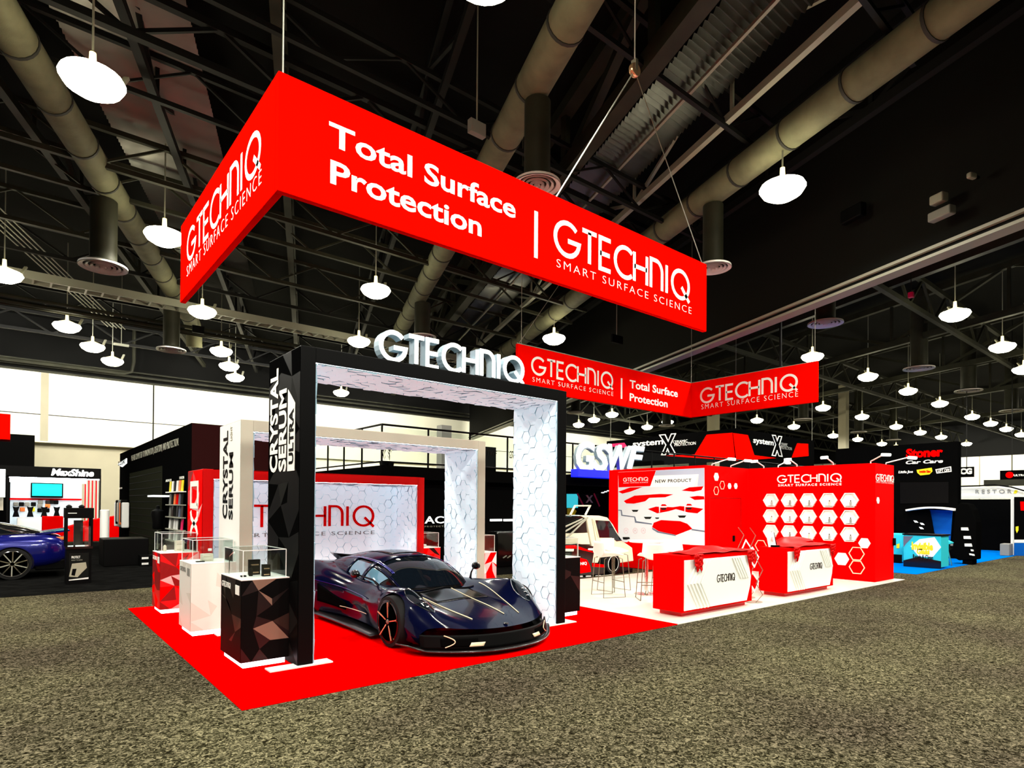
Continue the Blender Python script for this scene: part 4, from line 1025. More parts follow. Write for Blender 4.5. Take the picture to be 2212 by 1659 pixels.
n = len(rings[0]); vs = [p for r in rings for p in r]; fs = []
for j in range(len(rings)-1):
    for i in range(n):
        k = (i+1) % n; fs.append((j*n+i, j*n+k, (j+1)*n+k, (j+1)*n+i))
fs.append(tuple(range(n))); fs.append(tuple((len(rings)-1)*n+i for i in range(n-1, -1, -1)))
mb.add(vs, fs)
body = mb.build('body_shell','navy_paint',car,smooth=True)
# wheel wells
cut = MB()
WR = .31; WY = (CY0+1.02, CY0+3.86)
for wy in WY:
    for s in (-1, 1): cut.lathe((CX+s*1.12, wy, WR+.015), [(WR+.025,-.36),(WR+.025,.36)], 40, 'x')
co_ = cut.build('cutter','black',None)
bo = body.modifiers.new('wells','BOOLEAN'); bo.object = co_; bo.operation = 'DIFFERENCE'; bo.solver = 'EXACT'
dg = bpy.context.evaluated_depsgraph_get(); me = bpy.data.meshes.new_from_object(body.evaluated_get(dg))
me.materials.clear(); me.materials.append(M['navy_paint']); body.modifiers.clear(); body.data = me
for p in me.polygons: p.use_smooth = True
try: me.set_sharp_from_angle(angle=math.radians(35))
except Exception: pass
bpy.data.objects.remove(co_, do_unlink=True)
# inner wells
for wy in WY:
    for s in (-1, 1): MB().lathe((CX+s*.80, wy, WR+.03), [(WR+.01,-.05),(WR+.01,.12)], 30, 'x').build('wheel_well','black_matt',car)
def patch(fn, us_, vs_, name, mk, par, off=.006, solid=.006):
    return MB().grid(fn, us_, vs_).build(name, mk, par, smooth=True, solid=solid)
def wheel(x, y, s):
    t = MB(); t.lathe((x,y,WR+.012), [(.23,-.13),(WR-.01,-.12),(WR,-.09),(WR,.09),(WR-.01,.12),(.255,.13),(.24,.10)], 44, 'x')
    w_ = t.build('wheel','tyre',car,smooth=True)
    MB().lathe((x+s*.09,y,WR+.012), [(.26,s*.04),(.253,s*.045),(.243,s*.02),(.235,-s*.10),(.0,-s*.10)], 44, 'x').build('rim','black_gloss',w_,smooth=True)
    MB().lathe((x-s*.0,y,WR+.012), [(.18,s*.01),(.18,s*.03),(.001,s*.03)], 30, 'x').build('brake_disc','carbon',w_)
    for k in range(5):
        a = 2*PI*k/5 + PI/2+.1; ca, sa = math.cos(a), math.sin(a); mb = MB()
        mb.bar((x+s*.105,y+ca*.03,WR+.012+sa*.03),(x+s*.125,y+ca*.25,WR+.012+sa*.24),.034,.02,up=(1,0,0)); mb.build('spoke','black_gloss',w_)
        mb = MB(); mb.bar((x+s*.130,y+ca*.05,WR+.012+sa*.05),(x+s*.148,y+ca*.24,WR+.012+sa*.24),.013,.010,up=(1,0,0)); mb.build('spoke_inlay','gold',w_)
    MB().lathe((x+s*.11,y,WR+.012), [(.032,0),(.032,s*.02),(.015,s*.035),(.001,s*.035)], 14, 'x').build('hub_nut','copper',w_,smooth=True)
for wy in WY:
    for s in (-1, 1): wheel(CX+s*(.93 if wy == WY[0] else .90), wy, s)
# canopy
KS = [1.42,1.75,2.10,2.45,2.85,3.30,3.75,4.15,4.45]
KZ = [.60,.81,.945,1.0,1.015,.975,.90,.82,.75]
KW = [.68,.72,.73,.72,.70,.66,.58,.46,.34]
def canopy(th, Y, off=0.0):
    zb = zsurf(.6, Y)-.05; zr = herm(KS, KZ, Y); W = herm(KS, KW, Y); c, s = math.cos(th), math.sin(th)
    h = max(0, zr-zb)
    x = -W*math.copysign(abs(c)**.8, c)*(1-.22*max(0,s)**2*0); taper = 1-.13*s
    yb = .30*(c**2)*max(0, 1-(Y-1.42)/1.2)       # windscreen wraps back at the sides
    e = off
    return (CX + x*taper*(1+e/.7), CY0+Y+yb, zb + h*max(0, s)**.85 + e*max(.2, s))
TH = lambda a, b, n=20: [math.radians(a+(b-a)*i/(n-1)) for i in range(n)]
MB().grid(canopy, TH(2,178,50), np.linspace(1.42,4.45,60)).build('cabin_shell','black_gloss',car,smooth=True)
patch(lambda u, v: canopy(u, v, .006), TH(38,142), np.linspace(1.45,2.22,16), 'windscreen','car_glass',car,solid=0)
patch(lambda u, v: canopy(u, v, .014), TH(46,134), np.linspace(2.24,4.42,40), 'roof','navy_paint',car)
patch(lambda u, v: canopy(u, v, .022), TH(72,108,8), np.linspace(2.45,3.2,16), 'roof_scoop','black_gloss',car)
for s in (0, 1):
    f = (lambda a: a) if s == 0 else (lambda a: 180-a)
    g = lambda a, b, n=12: TH(f(a), f(b), n)
    patch(lambda u, v: canopy(u, v, .016), g(35,39,4), np.linspace(1.45,2.3,14), 'windscreen_pillar','navy_paint',car)
    patch(lambda u, v: canopy(u, v, .008), g(8,33), np.linspace(1.75,2.28,10), 'side_window','glass_reflection_tint',car,solid=0)
    patch(lambda u, v: canopy(u, v, .018), g(5,46), np.linspace(2.30,2.40,5), 'door_pillar','navy_paint',car)
    patch(lambda u, v: canopy(u, v, .008), g(8,38), np.linspace(2.43,2.95,10), 'side_window','glass_reflection_tint',car,solid=0)
    patch(lambda u, v: canopy(u, v, .018), g(5,46), np.linspace(2.97,4.42,24), 'rear_quarter','navy_paint',car)
    patch(lambda u, v: canopy(u, v, .022), g(44,48,4), np.linspace(1.8,4.2,30), 'roof_rail','blue_paint',car)
# hood details
def strip(pts, wd, mk, name, off=.008):
    P = [Vector(S(u, Y, off)) for u, Y in pts]; mb = MB(); mb.tube(P, wd, 5); return mb.build(name, mk, car, smooth=True)
def dens(a, b, n=24): return [(a[0]+(b[0]-a[0])*i/n, a[1]+(b[1]-a[1])*i/n) for i in range(n+1)]
strip(dens((.10,1.38),(.17,.30)), .006, 'cream', 'accent_line'); strip(dens((.62,1.45),(.40,.25)), .006, 'cream', 'accent_line')
strip(dens((-.62,1.45),(-.34,.25)), .007, 'cream', 'accent_line'); strip(dens((-.10,1.38),(-.17,.30),12)[:1]+dens((-.10,1.38),(-.14,.9),12), .003, 'navy_paint', 'panel_gap')
patch(lambda u, v: S(u, v, .004), np.linspace(-.40,.40,20), np.linspace(.95,1.40,10), 'hood_vent','black_gloss',car)
strip(dens((-.5,1.42),(.5,1.42)), .010, 'black_gloss', 'wiper_cowl')
for s in (-1, 1):
    # teardrop headlamps along the fender crest
    ctrl = [(.60,.42),(.86,.38),(.90,.62),(.86,.98),(.78,1.10),(.70,.80)]
    c = (s*.79,.66)
    P = [S(s*a, b, .007) for a, b in ctrl]
    mb = MB(); 
    def lampf(a, b): 
        wdt = .115*math.sin(PI*min(1,max(.02,b)))**.6; return S(s*(.79+ (a-.5)*2*wdt*(.9) + (.5-b)*.06*-1), .32+b*.62, .007)
    mb.grid(lampf, np.linspace(0,1,10), np.linspace(0.02,.98,24)); hl = mb.build('headlamp','car_glass',car,smooth=True)
    for b, r in ((.18,.020),(.30,.022),(.44,.018)):
        p = lampf(.5, b); MB().lathe((p[0],p[1],p[2]+.001),[(r,0),(r*.8,.006),(.001,.008)],12).build('lamp_lens','sign_lit' if False else 'chrome',hl,smooth=True)
    mb = MB(); mb.tube([lampf(0, b) for b in np.linspace(.02,.98,20)] + [lampf(1, b) for b in np.linspace(.98,.02,20)], .004, 5); mb.build('lamp_trim','chrome',hl,smooth=True)
# front bumper, grille cavities, splitter
def front(u, z, out=0.0):
    W = herm(ST, HW, 0); return (CX+u*W*1.02, CY0+yoff(u, 0)-out-.012-.05*max(0,(.3-z)/.2), z)
mb = MB(); mb.grid(lambda u, v: front(u, v), np.linspace(-1,1,50), np.linspace(.10,.25,8)); mb.build('front_bumper','black',car,smooth=True,solid=.02)
for s in (-1, 1):
    mb = MB(); mb.grid(lambda u, v: front(s*(.45+u*.38), .125+v*(.09), .012), np.linspace(0,1,14), np.linspace(0,1,6)); mb.build('air_intake','black_matt',car,smooth=True,solid=.01)
    mb = MB(); mb.tube([front(s*(.80-.10*math.sin(t)), .12+.13*t/PI, .03) for t in np.linspace(0,PI,12)], .006, 5); mb.build('intake_trim','cream',car,smooth=True)
    mb = MB(); mb.grid(lambda u, v: front(s*(.40+u*.16-.03*v), .125+v*.045, .02), np.linspace(0,1,6), np.linspace(0,1,4)); mb.build('intake_blade','cream',car,smooth=True,solid=.006)
def spl(u, v):
    W = 1.09; k = abs(u)**2.3; y = CY0-.15+.62*k + v*.30; z = .075+.055*max(0,abs(u)-.88)/.12*(1-.5*v)
    return (CX+u*W, y, z)
MB().grid(spl, np.linspace(-1,1,60), np.linspace(0,1,6)).build('front_splitter','carbon',car,smooth=True,solid=.02)
for s in (-1, 1):
    MB().grid(lambda u, v: (CX+s*(.86+.20*v-.03*math.sin(PI*u)), CY0+1.48+1.95*u, .085-.02*v+.03*u), np.linspace(0,1,20), np.linspace(0,1,3)).build('side_skirt','carbon',car,smooth=True,solid=.02)
    # side intake behind the door
    W = lambda Y: herm(ST, HW, Y)
    MB().grid(lambda u, v: (CX+s*(W(2.55+.75*u)*(.985+.015*u)+.006), CY0+2.55+.75*u, .24+.05*u+v*(.10+.16*u)), np.linspace(0,1,14), np.linspace(0,1,6)).build('side_intake','black_matt',car,smooth=True,solid=.012)
    MB().tube([(CX+s*(W(Y)*1.0+.01), CY0+Y, .50+.06*(Y-1.7)) for Y in np.linspace(1.75,3.4,20)], .007, 5).build('crease_line','chrome' if False else 'blue_paint',car,smooth=True)
    MB().tube([(CX+s*(W(Y)*.99+.012), CY0+Y, .30-.02*(Y-1.7)) for Y in np.linspace(1.8,2.7,14)], .005, 5).build('crease_line','cream',car,smooth=True)
    # mirror on a thin stalk
    b0 = S(s*.80,1.85); m0 = (CX+s*1.0, CY0+2.05, .80)
    mr = MB().tube([b0, (b0[0]+s*.05,b0[1]+.05,b0[2]+.07), (m0[0]-s*.03,m0[1],m0[2]-.01)], .014, 7, radii=[.02,.014,.011]).build('mirror_stalk','black_gloss',car,smooth=True)
    MB().lathe((m0[0],m0[1],m0[2]),[(.001,-.09),(.035,-.075),(.055,-.03),(.058,.02),(.045,.045),(.001,.05)],16,'y').build('mirror_head','black_gloss',mr,smooth=True)
# nose badge and fender badge
p = S(0,.06,.01); MB().lathe(p,[(.03,0),(.028,.008),(.001,.01)],14).build('badge','chrome',car)
# swept rear blades
MB().prism([uvy(727,1195,4.3),uvy(785,1200,4.3),uvy(770,1212,4.3),uvy(750,1216,4.3)], PY(4.3), -.28, 0).build('rear_blade','black_gloss',car)
a = uvy(727,1195,4.3); m_ = 2*CX
MB().prism([(m_-u_,v_) for u_, v_ in (uvy(727,1195,4.3),uvy(785,1200,4.3),uvy(770,1212,4.3),uvy(750,1216,4.3))], PY(4.3), -.28, 0).build('rear_blade','black_gloss',car)
MB().bar((CX,CY0+2.9,1.0),(CX,CY0+4.4,.80),.03,.08).build('centre_fin','black_gloss',car)
MB().box(CX-.9,CY0+4.40,.16,CX+.9,CY0+4.66,.42).build('rear_diffuser','carbon',car,bevel=.03)

# ================================================================ blue coupe at the left edge (rear quarter in view)
bc = thing('coupe_car','glossy dark blue coupe cut by the left edge of the picture','car',(-2.6,12.9,.012))
def loft_x(st, name, mk, par, n=40, ny=21, yc=13.0, boolw=None):
    xs_ = [s[0] for s in st]; zt_ = [s[1] for s in st]; zb_ = [s[2] for s in st]; hw = [s[3] for s in st]
    X = np.linspace(xs_[0], xs_[-1], n); rings = []
    for x in X:
        a, b, h = herm(xs_, zt_, x), herm(xs_, zb_, x), herm(xs_, hw, x); r = []
        for k in range(32):
            t = 2*PI*k/32; c, s = math.cos(t), math.sin(t); e = .45
            r.append((x, yc+h*math.copysign(abs(c)**e, c), (a+b)/2+(a-b)/2*math.copysign(abs(s)**.6, s)))
        rings.append(r)
    vs = [p for r in rings for p in r]; m_ = 32; fs = [(j*m_+i, j*m_+(i+1)%m_, (j+1)*m_+(i+1)%m_, (j+1)*m_+i) for j in range(n-1) for i in range(m_)]
    fs += [tuple(range(m_)), tuple((n-1)*m_+i for i in range(m_-1,-1,-1))]
    mb = MB(); mb.add(vs, fs); return mb.build(name, mk, par, smooth=True)
bd = loft_x([(-5.0,.62,.25,.7),(-4.6,.74,.18,.85),(-3.6,.90,.16,.90),(-2.6,.94,.16,.88),(-1.6,1.02,.16,.93),(-.95,1.03,.20,.94),(-.65,.98,.26,.90),(-.48,.88,.36,.80)], 'body_shell','blue_paint',bc, 70)
cut = MB()
for wx in (-4.15,-1.45): cut.lathe((wx,12.15,.35),[(.385,-.3),(.385,.2)],36,'y')
cc_ = cut.build('cutter','black'); bo = bd.modifiers.new('w','BOOLEAN'); bo.object = cc_; bo.operation = 'DIFFERENCE'; bo.solver = 'EXACT'
dg = bpy.context.evaluated_depsgraph_get(); me = bpy.data.meshes.new_from_object(bd.evaluated_get(dg)); me.materials.clear(); me.materials.append(M['blue_paint']); bd.modifiers.clear(); bd.data = me
for p in me.polygons: p.use_smooth = True
try: me.set_sharp_from_angle(angle=math.radians(35))
except Exception: pass
bpy.data.objects.remove(cc_, do_unlink=True)
loft_x([(-3.5,.93,.8,.60),(-3.0,1.15,.8,.64),(-2.5,1.29,.8,.64),(-1.9,1.29,.8,.62),(-1.3,1.18,.8,.58),(-.85,1.02,.8,.5)], 'cabin_shell','black_gloss',bc, 40)
MB().prism([(-2.75,.98),(-2.35,1.20),(-1.75,1.18),(-1.35,1.02)], Fr((0,12.385,0),(1,0,0),(0,0,1),(0,-1,0)), 0, .02).build('side_window','car_glass',bc)
mb = MB(); ribbon(mb, [(-2.75,.98),(-2.35,1.20),(-1.75,1.18),(-1.35,1.02)], .015, Fr((0,12.385,0),(1,0,0),(0,0,1),(0,-1,0)), .02, .028, True); mb.build('window_trim','chrome',bc)
MB().box(-.80,12.25,.86,-.46,12.8,.93).build('tail_lamp','orange',bc,bevel=.015)
MB().prism([(-1.05,1.02),(-.42,1.10),(-.40,1.06),(-.9,.99)], Fr((0,12.3,0),(1,0,0),(0,0,1),(0,-1,0)), -1.4, 0).build('rear_spoiler','blue_paint',bc)
MB().box(-1.05,12.2,.18,-.50,13.8,.42).build('rear_diffuser','black',bc,bevel=.03)
for wx in (-4.15,-1.45):
    w_ = MB().lathe((wx,12.2,.36),[(.26,-.13),(.345,-.12),(.348,.10),(.26,.12)],40,'y').build('wheel','tyre',bc,smooth=True)
    mb = MB().lathe((wx,12.12,.36),[(.29,-.05),(.28,-.06),(.265,-.03),(.255,.05),(.001,.06)],40,'y'); mb.build('rim','carbon',w_,smooth=True)
    mb = MB().tube([(wx+.278*math.cos(a),12.06,.36+.278*math.sin(a)) for a in np.linspace(0,2*PI,40)],.008,6); mb.build('rim_lip','chrome',w_,smooth=True)
    for k in range(10):
        a = 2*PI*k/10+.2; MB().bar((wx+.04*math.cos(a),12.07,.36+.04*math.sin(a)),(wx+.27*math.cos(a+.08),12.07,.36+.27*math.sin(a+.08)),.022,.02,up=(0,1,0)).build('spoke','steel_light' if k % 2 else 'chrome',w_)

# ================================================================ small white pickup behind the lounge
TY = 5.0
def tz(x, y): p = on_y(1220+x/6.914, 1060+y/6.914, TY); return (p[0], p[2])
tr = thing('pickup_truck','small cream-white pickup with roll bars and a black and red bed','truck',(9.5,5.6,.012))
Ft = PY(TY)
cab = [tz(235,372),tz(520,372),tz(640,400),tz(720,500),tz(850,740),tz(1010,850),tz(1030,1050),tz(830,1080),tz(760,960),tz(650,900),tz(540,960),tz(500,1080),tz(415,1080),tz(400,800),tz(330,430)]
MB().prism(cab, Ft, -1.35, 0).build('cab','truck_white',tr,bevel=.02)
MB().prism([tz(455,440),tz(665,452),tz(760,620),tz(850,745),tz(770,755),tz(700,700),tz(515,700)], Ft, -.02, .012).build('door_window','car_glass',tr)
mb = MB(); ribbon(mb, [tz(405,420),tz(470,800),tz(480,1000)], .02, Ft, 0, .01); mb.build('door_seam','hall_beige',tr)
mb = MB(); ribbon(mb, [tz(430,435),tz(500,700)], .03, Ft, 0.01, .02); mb.build('window_trim','cream',tr)
MB().prism([tz(525,742),tz(575,742),tz(575,762),tz(525,762)], Ft, 0, .02).build('door_handle','black',tr)
MB().prism([tz(850,690),tz(905,690),tz(915,715),tz(860,730)], Ft, .02, .14).build('mirror','black',tr,bevel=.01)
MB().prism([tz(-60,400),tz(235,375),tz(325,430),tz(345,620),tz(-60,630)], Ft, -1.30, -.03).build('rear_window','black_gloss',tr)
MB().prism([tz(-60,640),tz(350,630),tz(385,800),tz(-60,800)], Ft, -1.30, -.02).build('rear_panel','truck_white',tr)
MB().prism([tz(-60,820),tz(180,790),tz(420,830),tz(425,930),tz(400,1100),tz(590,1140),tz(590,1250),tz(190,1260),tz(-60,1260)], Ft, -1.30, .02).build('bed_side','black_gloss',tr)
for l, mk in (([tz(-60,820),tz(140,810),tz(400,905),tz(420,925),tz(150,865),tz(-60,860)],'wall_red'),([tz(185,990),tz(320,1030),tz(365,1120),tz(380,1210),tz(185,1240)],'wall_red'),([tz(395,1080),tz(600,1105),tz(590,1145),tz(400,1135)],'wall_red'),([tz(340,860),tz(420,858),tz(400,890),tz(335,885)],'white'),([tz(-60,865),tz(125,868),tz(120,905),tz(-60,905)],'letter_white')): MB().prism(l, Ft, .02, .028).build('bed_stripe',mk,tr)
a, b = tz(190,1120), tz(315,1060); text('GTECHNIQ', Ft, a[0]-.35, a[1], b[0], b[1], 'letter_white', tr, depth=.034, bold=.02)
for (p0, p1) in (((-60,560),(250,420)),((-60,640),(300,420)),((20,700),(330,400)),((178,790),(178,980))):
    a, b = tz(*p0), tz(*p1); MB().tube([(a[0],TY-.03,a[1]),(b[0],TY-.03,b[1])],.022,6).build('roll_bar','steel_light',tr)
mb = MB(); a = [tz(205,365),tz(275,225),tz(500,225),tz(430,365)]
mb2 = MB(); ribbon(mb2, a, .035, Ft, -.30, -.26); mb2.build('roof_rack','truck_white',tr)
c = tz(690,1190); R_ = .27
w_ = MB().lathe((c[0],TY-.02,R_+.015),[(.19,-.06),(R_-.01,-.06),(R_,.0),(R_,.16),(.2,.16)],30,'y').build('wheel','tyre',tr,smooth=True)
MB().lathe((c[0],TY-.06,R_+.015),[(.20,-.02),(.19,-.03),(.17,.02),(.08,.03),(.07,-.01),(.001,-.01)],30,'y').build('rim','white',w_,smooth=True)
c2 = tz(-330,1190)
MB().lathe((c2[0],TY-.02,R_+.015),[(.19,-.06),(R_-.01,-.06),(R_,.0),(R_,.16),(.2,.16)],30,'y').build('wheel','tyre',tr,smooth=True)
MB().prism([tz(-60,1250),tz(800,1240),tz(1020,1160),tz(1020,1265),tz(-60,1335)], Ft, -1.3, -.02).build('lower_skirt','black',tr)
for x in (195,320,465): MB().prism([tz(x,1265),tz(x+75,1262),tz(x+78,1290),tz(x,1294)], Ft, -.02, -.005).build('sill_decal','white',tr)
a, b = tz(1040,1080), tz(1345,1170)
# ================================================================ neighbouring stands
tag(MB().box(-14,9.0,.001,6.3,27,.008).build('black_carpet','dark_carpet'), 'black carpet of the stand with the blue coupe at the left', 'carpet')
tag(MB().box(6.3,6.6,.001,30,27,.006).build('black_carpet','dark_carpet'), 'black carpet behind the arches and the pickup', 'carpet')
# ---- black stand with the big door and the sample shelves
SX = 2.19
sb = thing('exhibit_wall','tall black stand wall with a silver slogan and a wide roller door','display wall',(SX,15,.008))
SH = 3.87
MB().box(SX,12.49,.008,4.6,26.0,SH).build('wall_panel','black_matt',sb)
MB().box(SX+.01,12.47,.008,4.61,12.49,SH-.01).build('end_panel','deep_red',sb)
def stx(x, y): return (250+x/4.879, 900+y/4.879)
p0 = [on_x(*stx(*c), SX) for c in ((150,598),(488,520),(480,1480),(140,1425))]
ya, yb_ = max(p0[0][1],p0[3][1]), min(p0[1][1],p0[2][1]); zt_ = (p0[0][2]+p0[1][2])/2
MB().box(SX-.012,yb_,.02,SX,ya,zt_).build('roller_door','roller',sb)
mb = MB()
for k in range(12): mb.box(SX-.018,yb_,.1+k*zt_/12.2,SX-.012,ya,.12+k*zt_/12.2)
mb.build('door_ribs','charcoal',sb)
tx_x('WE ARE COMMITTED TO INNOVATION, CREATION, AND PROTECTION.', SX-.012, stx(165,478), stx(665,222), 'steel_light', sb, bold=-.01, depth=.008)
a = on_x(*stx(34,545), SX); b = on_x(*stx(124,440), SX)
MB().prism([(-a[1],a[2]+.15),(-a[1],b[2]-.1),(-b[1],b[2]),(-b[1],a[2]+.1),((-a[1]-b[1])/2,a[2])], PX(SX-.012), 0, .03).build('emblem_shield','sign_lit',sb)
text('STEK', PX(SX-.05), -a[1]+.15, a[2]+.28, -b[1]-.15, b[2]-.2, 'charcoal', sb, bold=.02)
tx_x('ARMOR', SX-.012, stx(527,690), stx(590,655), 'letter_white', sb); tx_x('FASHION', SX-.012, stx(672,662), stx(722,625), 'letter_white', sb)
tx_x('SYSTEM', SX-.012, stx(35,765), stx(68,745), 'letter_white', sb)
# sample shelves with coloured film samples
t = thing('sample_rack','black wall rack with five shelves of coloured film samples','shelf',(SX-.1,14,.9))
ys0 = on_x(*stx(745,700), SX)[1]; ys1 = on_x(*stx(590,700), SX)[1]
rows = [(790,['yellow','white','black','white','orange','yellow']),(925,['gray','charcoal','orange','wall_red','slate','charcoal']),(1055,['gray','brown','charcoal','maroon','slate','brown']),(1185,['white','gray','white','white','charcoal','magenta']),(1305,['white','gray','white','letter_white','gray','white'])]
nm = ['top','second','middle','fourth','lowest']
for k, (yy, cs) in enumerate(rows):
    z = on_x(*stx(660,yy), SX)[2]
    MB().box(SX-.16,ys0,z-.03,SX,ys1,z).build('shelf_board','white' if k == 0 else 'steel_light',t)
    for i, c in enumerate(cs):
        yy0 = ys1-(ys1-ys0)*(i+.2)/6.1; wdt = (ys1-ys0)/6.1*.7
        MB().prism([(-yy0,z),(-yy0+wdt,z),(-yy0+wdt+.10,z+.30),(-yy0+.10,z+.30)], PX(SX-.06), 0, .02).build('film_sample',c,t)
MB().box(SX-.45,ys1+.1,1.92,SX,ys1+1.1,1.97).build('lit_shelf','sign_lit',t)
m0 = (SX-.25, ys1+.6)
t = thing('torso_mannequin','black torso mannequin beside the sample rack','mannequin',(m0[0],m0[1],.95))
MB().lathe((m0[0],m0[1],.95),[(.12,0),(.15,.05),(.14,.2),(.19,.45),(.17,.55),(.05,.62),(.045,.7),(.001,.72)],16).build('torso','black',t,smooth=True)
MB().lathe((m0[0],m0[1],.008),[(.16,0),(.16,.02),(.02,.03),(.02,.94)],14).build('stand_pole','steel_light',t,smooth=True)
# merchandise hanging at the far end of the black wall
for k in range(7):
    p = on_x(*stx(30+13*k,1010), SX-.15); z = p[2]
    t = tag(MB().box(SX-.3,p[1]-.10,.75+.1*(k%3),SX-.05,p[1]+.08,1.75+.1*(k%2)).build('hanging_shirt',['white','black','warm_white','gray','orange','black','white'][k],bevel=.04),['first','second','third','fourth','fifth','sixth','seventh'][k]+' garment from the far end of the black stand wall','shirt','garments at the far end of the black stand wall')
# boxes on the black carpet
for k, (y, z) in enumerate(((0,.008),(0,.16))):
    c = fl(325,1222); t = thing('cardboard_box', ['lower black and white carton on the black carpet','upper black and white carton stacked on the black carpet'][k], 'box', (c[0],c[1],z))
    MB().box(c[0]-.27,c[1]-.2,z,c[0]+.27,c[1]+.2,z+.145).build('carton','black',t,bevel=.005)
    for q in (-.16,.14): MB().box(c[0]+q-.08,c[1]-.205,z+.045,c[0]+q+.08,c[1]-.2,z+.1).build('box_label','white',t)
# ---- glass display cabinet beside the coupe
cxx, cyy = -.36, 10.7
t = thing('display_cabinet','black cabinet with glass upper case and printed lower door beside the blue coupe','cabinet',(cxx,cyy,.008))
MB().box(cxx-.22,cyy-.22,.008,cxx+.22,cyy+.22,.75).build('base','black',t,bevel=.004)
MB().box(cxx-.24,cyy-.24,.75,cxx+.24,cyy+.24,.80).build('ledge','black_gloss',t)
for sx in (-1,1):
    for sy in (-1,1): MB().box(cxx+sx*.22-.02,cyy+sy*.22-.02,.8,cxx+sx*.22+.02,cyy+sy*.22+.02,1.45).build('post','black',t)
MB().box(cxx-.25,cyy-.25,1.40,cxx+.25,cyy+.25,1.62).build('top_box','black',t,bevel=.005)
for bx in ((cxx-.2,cyy-.225,.8,cxx+.2,cyy-.22,1.4),(cxx-.225,cyy-.2,.8,cxx-.22,cyy+.2,1.4)): MB().box(*bx).build('glass_pane','pane',t)
MB().box(cxx-.08,cyy+.0,.8,cxx+.08,cyy+.1,1.35).build('centre_panel','maroon',t)
Fc = PY(cyy-.221)
MB().prism([(cxx-.17,.10),(cxx+.17,.10),(cxx+.17,.66),(cxx-.17,.66)],Fc,0,.004).build('door_print','charcoal',t)
MB().prism([(cxx-.17,.17),(cxx-.02,.15),(cxx+.05,.24),(cxx+.14,.34),(cxx+.12,.46),(cxx-.12,.44)],Fc,.004,.006).build('car_picture','hall_beige',t)
MB().prism([(cxx-.13,.20),(cxx-.07,.18),(cxx-.04,.33),(cxx-.11,.33)],Fc,.006,.008).build('car_picture','black',t)
MB().prism([(cxx-.17,.085),(cxx+.17,.10),(cxx+.17,.135),(cxx-.17,.105)],Fc,.004,.006).build('bottom_stripe','white',t)
text('PROTECT',Fc,cxx-.13,.55,cxx+.02,.60,'letter_white',t,bold=.02,depth=.007); text('READY TO SHINE',Fc,cxx-.13,.50,cxx+.06,.525,'steel_light',t,depth=.007)
MB().box(cxx-.06,cyy-.20,.80,cxx+.10,cyy-.1,.82).build('lit_label','sign_lit',t); MB().prism([(cxx-.2,1.50),(cxx-.05,1.50),(cxx-.05,1.515),(cxx-.2,1.515)],PY(cyy-.251),0,.003).build('top_line','white',t)
for q in (-.17,.05): MB().lathe((cxx+q,cyy,1.62),[(.05,0),(.06,.03),(.03,.06),(.001,.07)],10).build('finial','black',t,smooth=True)
# ---- bright white stand with a black header and a teal screen
MY = 30.0
def mx(x, y): return (x/8.296, 990+y/8.296)
t = thing('exhibit_stand','bright white stand with black header, red strips and a teal screen','stand',(-1,MY,.0))
def mbox(x0, y0, x1, y1, d0, d1, mk, nm, **k):
    a, b = on_y(*mx(x0,y1), MY), on_y(*mx(x1,y0), MY)
    return MB().box(a[0],MY+d0,max(a[2],.01),b[0],MY+d1,b[2]).build(nm, mk, t, **k)
mbox(-700,195,1795,310,-.4,0.2,'black','header'); mbox(105,310,165,1560,-.4,3,'black','left_post'); mbox(1765,310,1795,1130,-.4,0,'black','right_post')
mbox(165,310,1560,2000,2.6,2.8,'panel_white','back_wall')
mbox(160,325,1765,355,-.35,-.25,'led','led_bar'); mbox(170,390,1590,415,.9,1.0,'sign_lit','led_bar')
mbox(175,720,1550,740,2.5,2.55,'wall_red','red_line')
for k in range(4):
    mbox(1575+48*k,385-12*k,1608+48*k,1130,1.8-.5*k,1.9-.5*k,'red_gloss','red_strip'); mbox(1608+48*k,385-12*k,1622+48*k,1130,1.8-.5*k,1.86-.5*k,'sign_lit','light_strip')
mbox(575,430,1195,700,2.3,2.5,'black','screen_frame'); mbox(600,445,1170,665,2.26,2.3,'screen_teal','screen')
text('MaxShine', PY(MY-.41), on_y(*mx(905,315),MY)[0], on_y(*mx(905,315),MY)[2], on_y(*mx(1665,215),MY)[0], on_y(*mx(1665,215),MY)[2], 'sign_lit', t, bold=.04, shear=.2, depth=.06)
mbox(-700,205,100,690,-.5,-.45,'sign_lit','light_panel'); mbox(-700,705,60,930,-.2,.5,'warm_white','shelf_block')
mbox(300,1075,910,2000,1.0,2.2,'white','counter_block')
tm = []
for k, (x, mk) in enumerate(((285,'black'),(540,'black'),(790,'black'),(1015,'black'))):
    p = on_y(*mx(x,1050), MY+1.5); o = MB().prism([(p[0]-.13,p[2]),(p[0]+.13,p[2]),(p[0]+.07,p[2]+.25),(p[0]+.13,p[2]+.5),(p[0]+.03,p[2]+.46),(p[0]-.03,p[2]+.46),(p[0]-.13,p[2]+.5),(p[0]-.07,p[2]+.25)], PY(MY+1.5), -.1, .1).build('apron_torso',mk)
    tag(o, ['dark apron form at the far left of the white stand','second dark apron form on the white stand','third dark apron form on the white stand','dark apron form nearest the glass cabinet'][k], 'mannequin')
gi = [(285,835,'gray'),(385,835,'black'),(485,835,'gray'),(600,835,'black'),(400,930,'orange'),(580,930,'yellow'),(725,795,'gray'),(858,798,'maroon'),(928,795,'charcoal'),(1005,798,'black'),(855,865,'orange'),(715,865,'gray'),(715,945,'black'),(845,945,'black')]
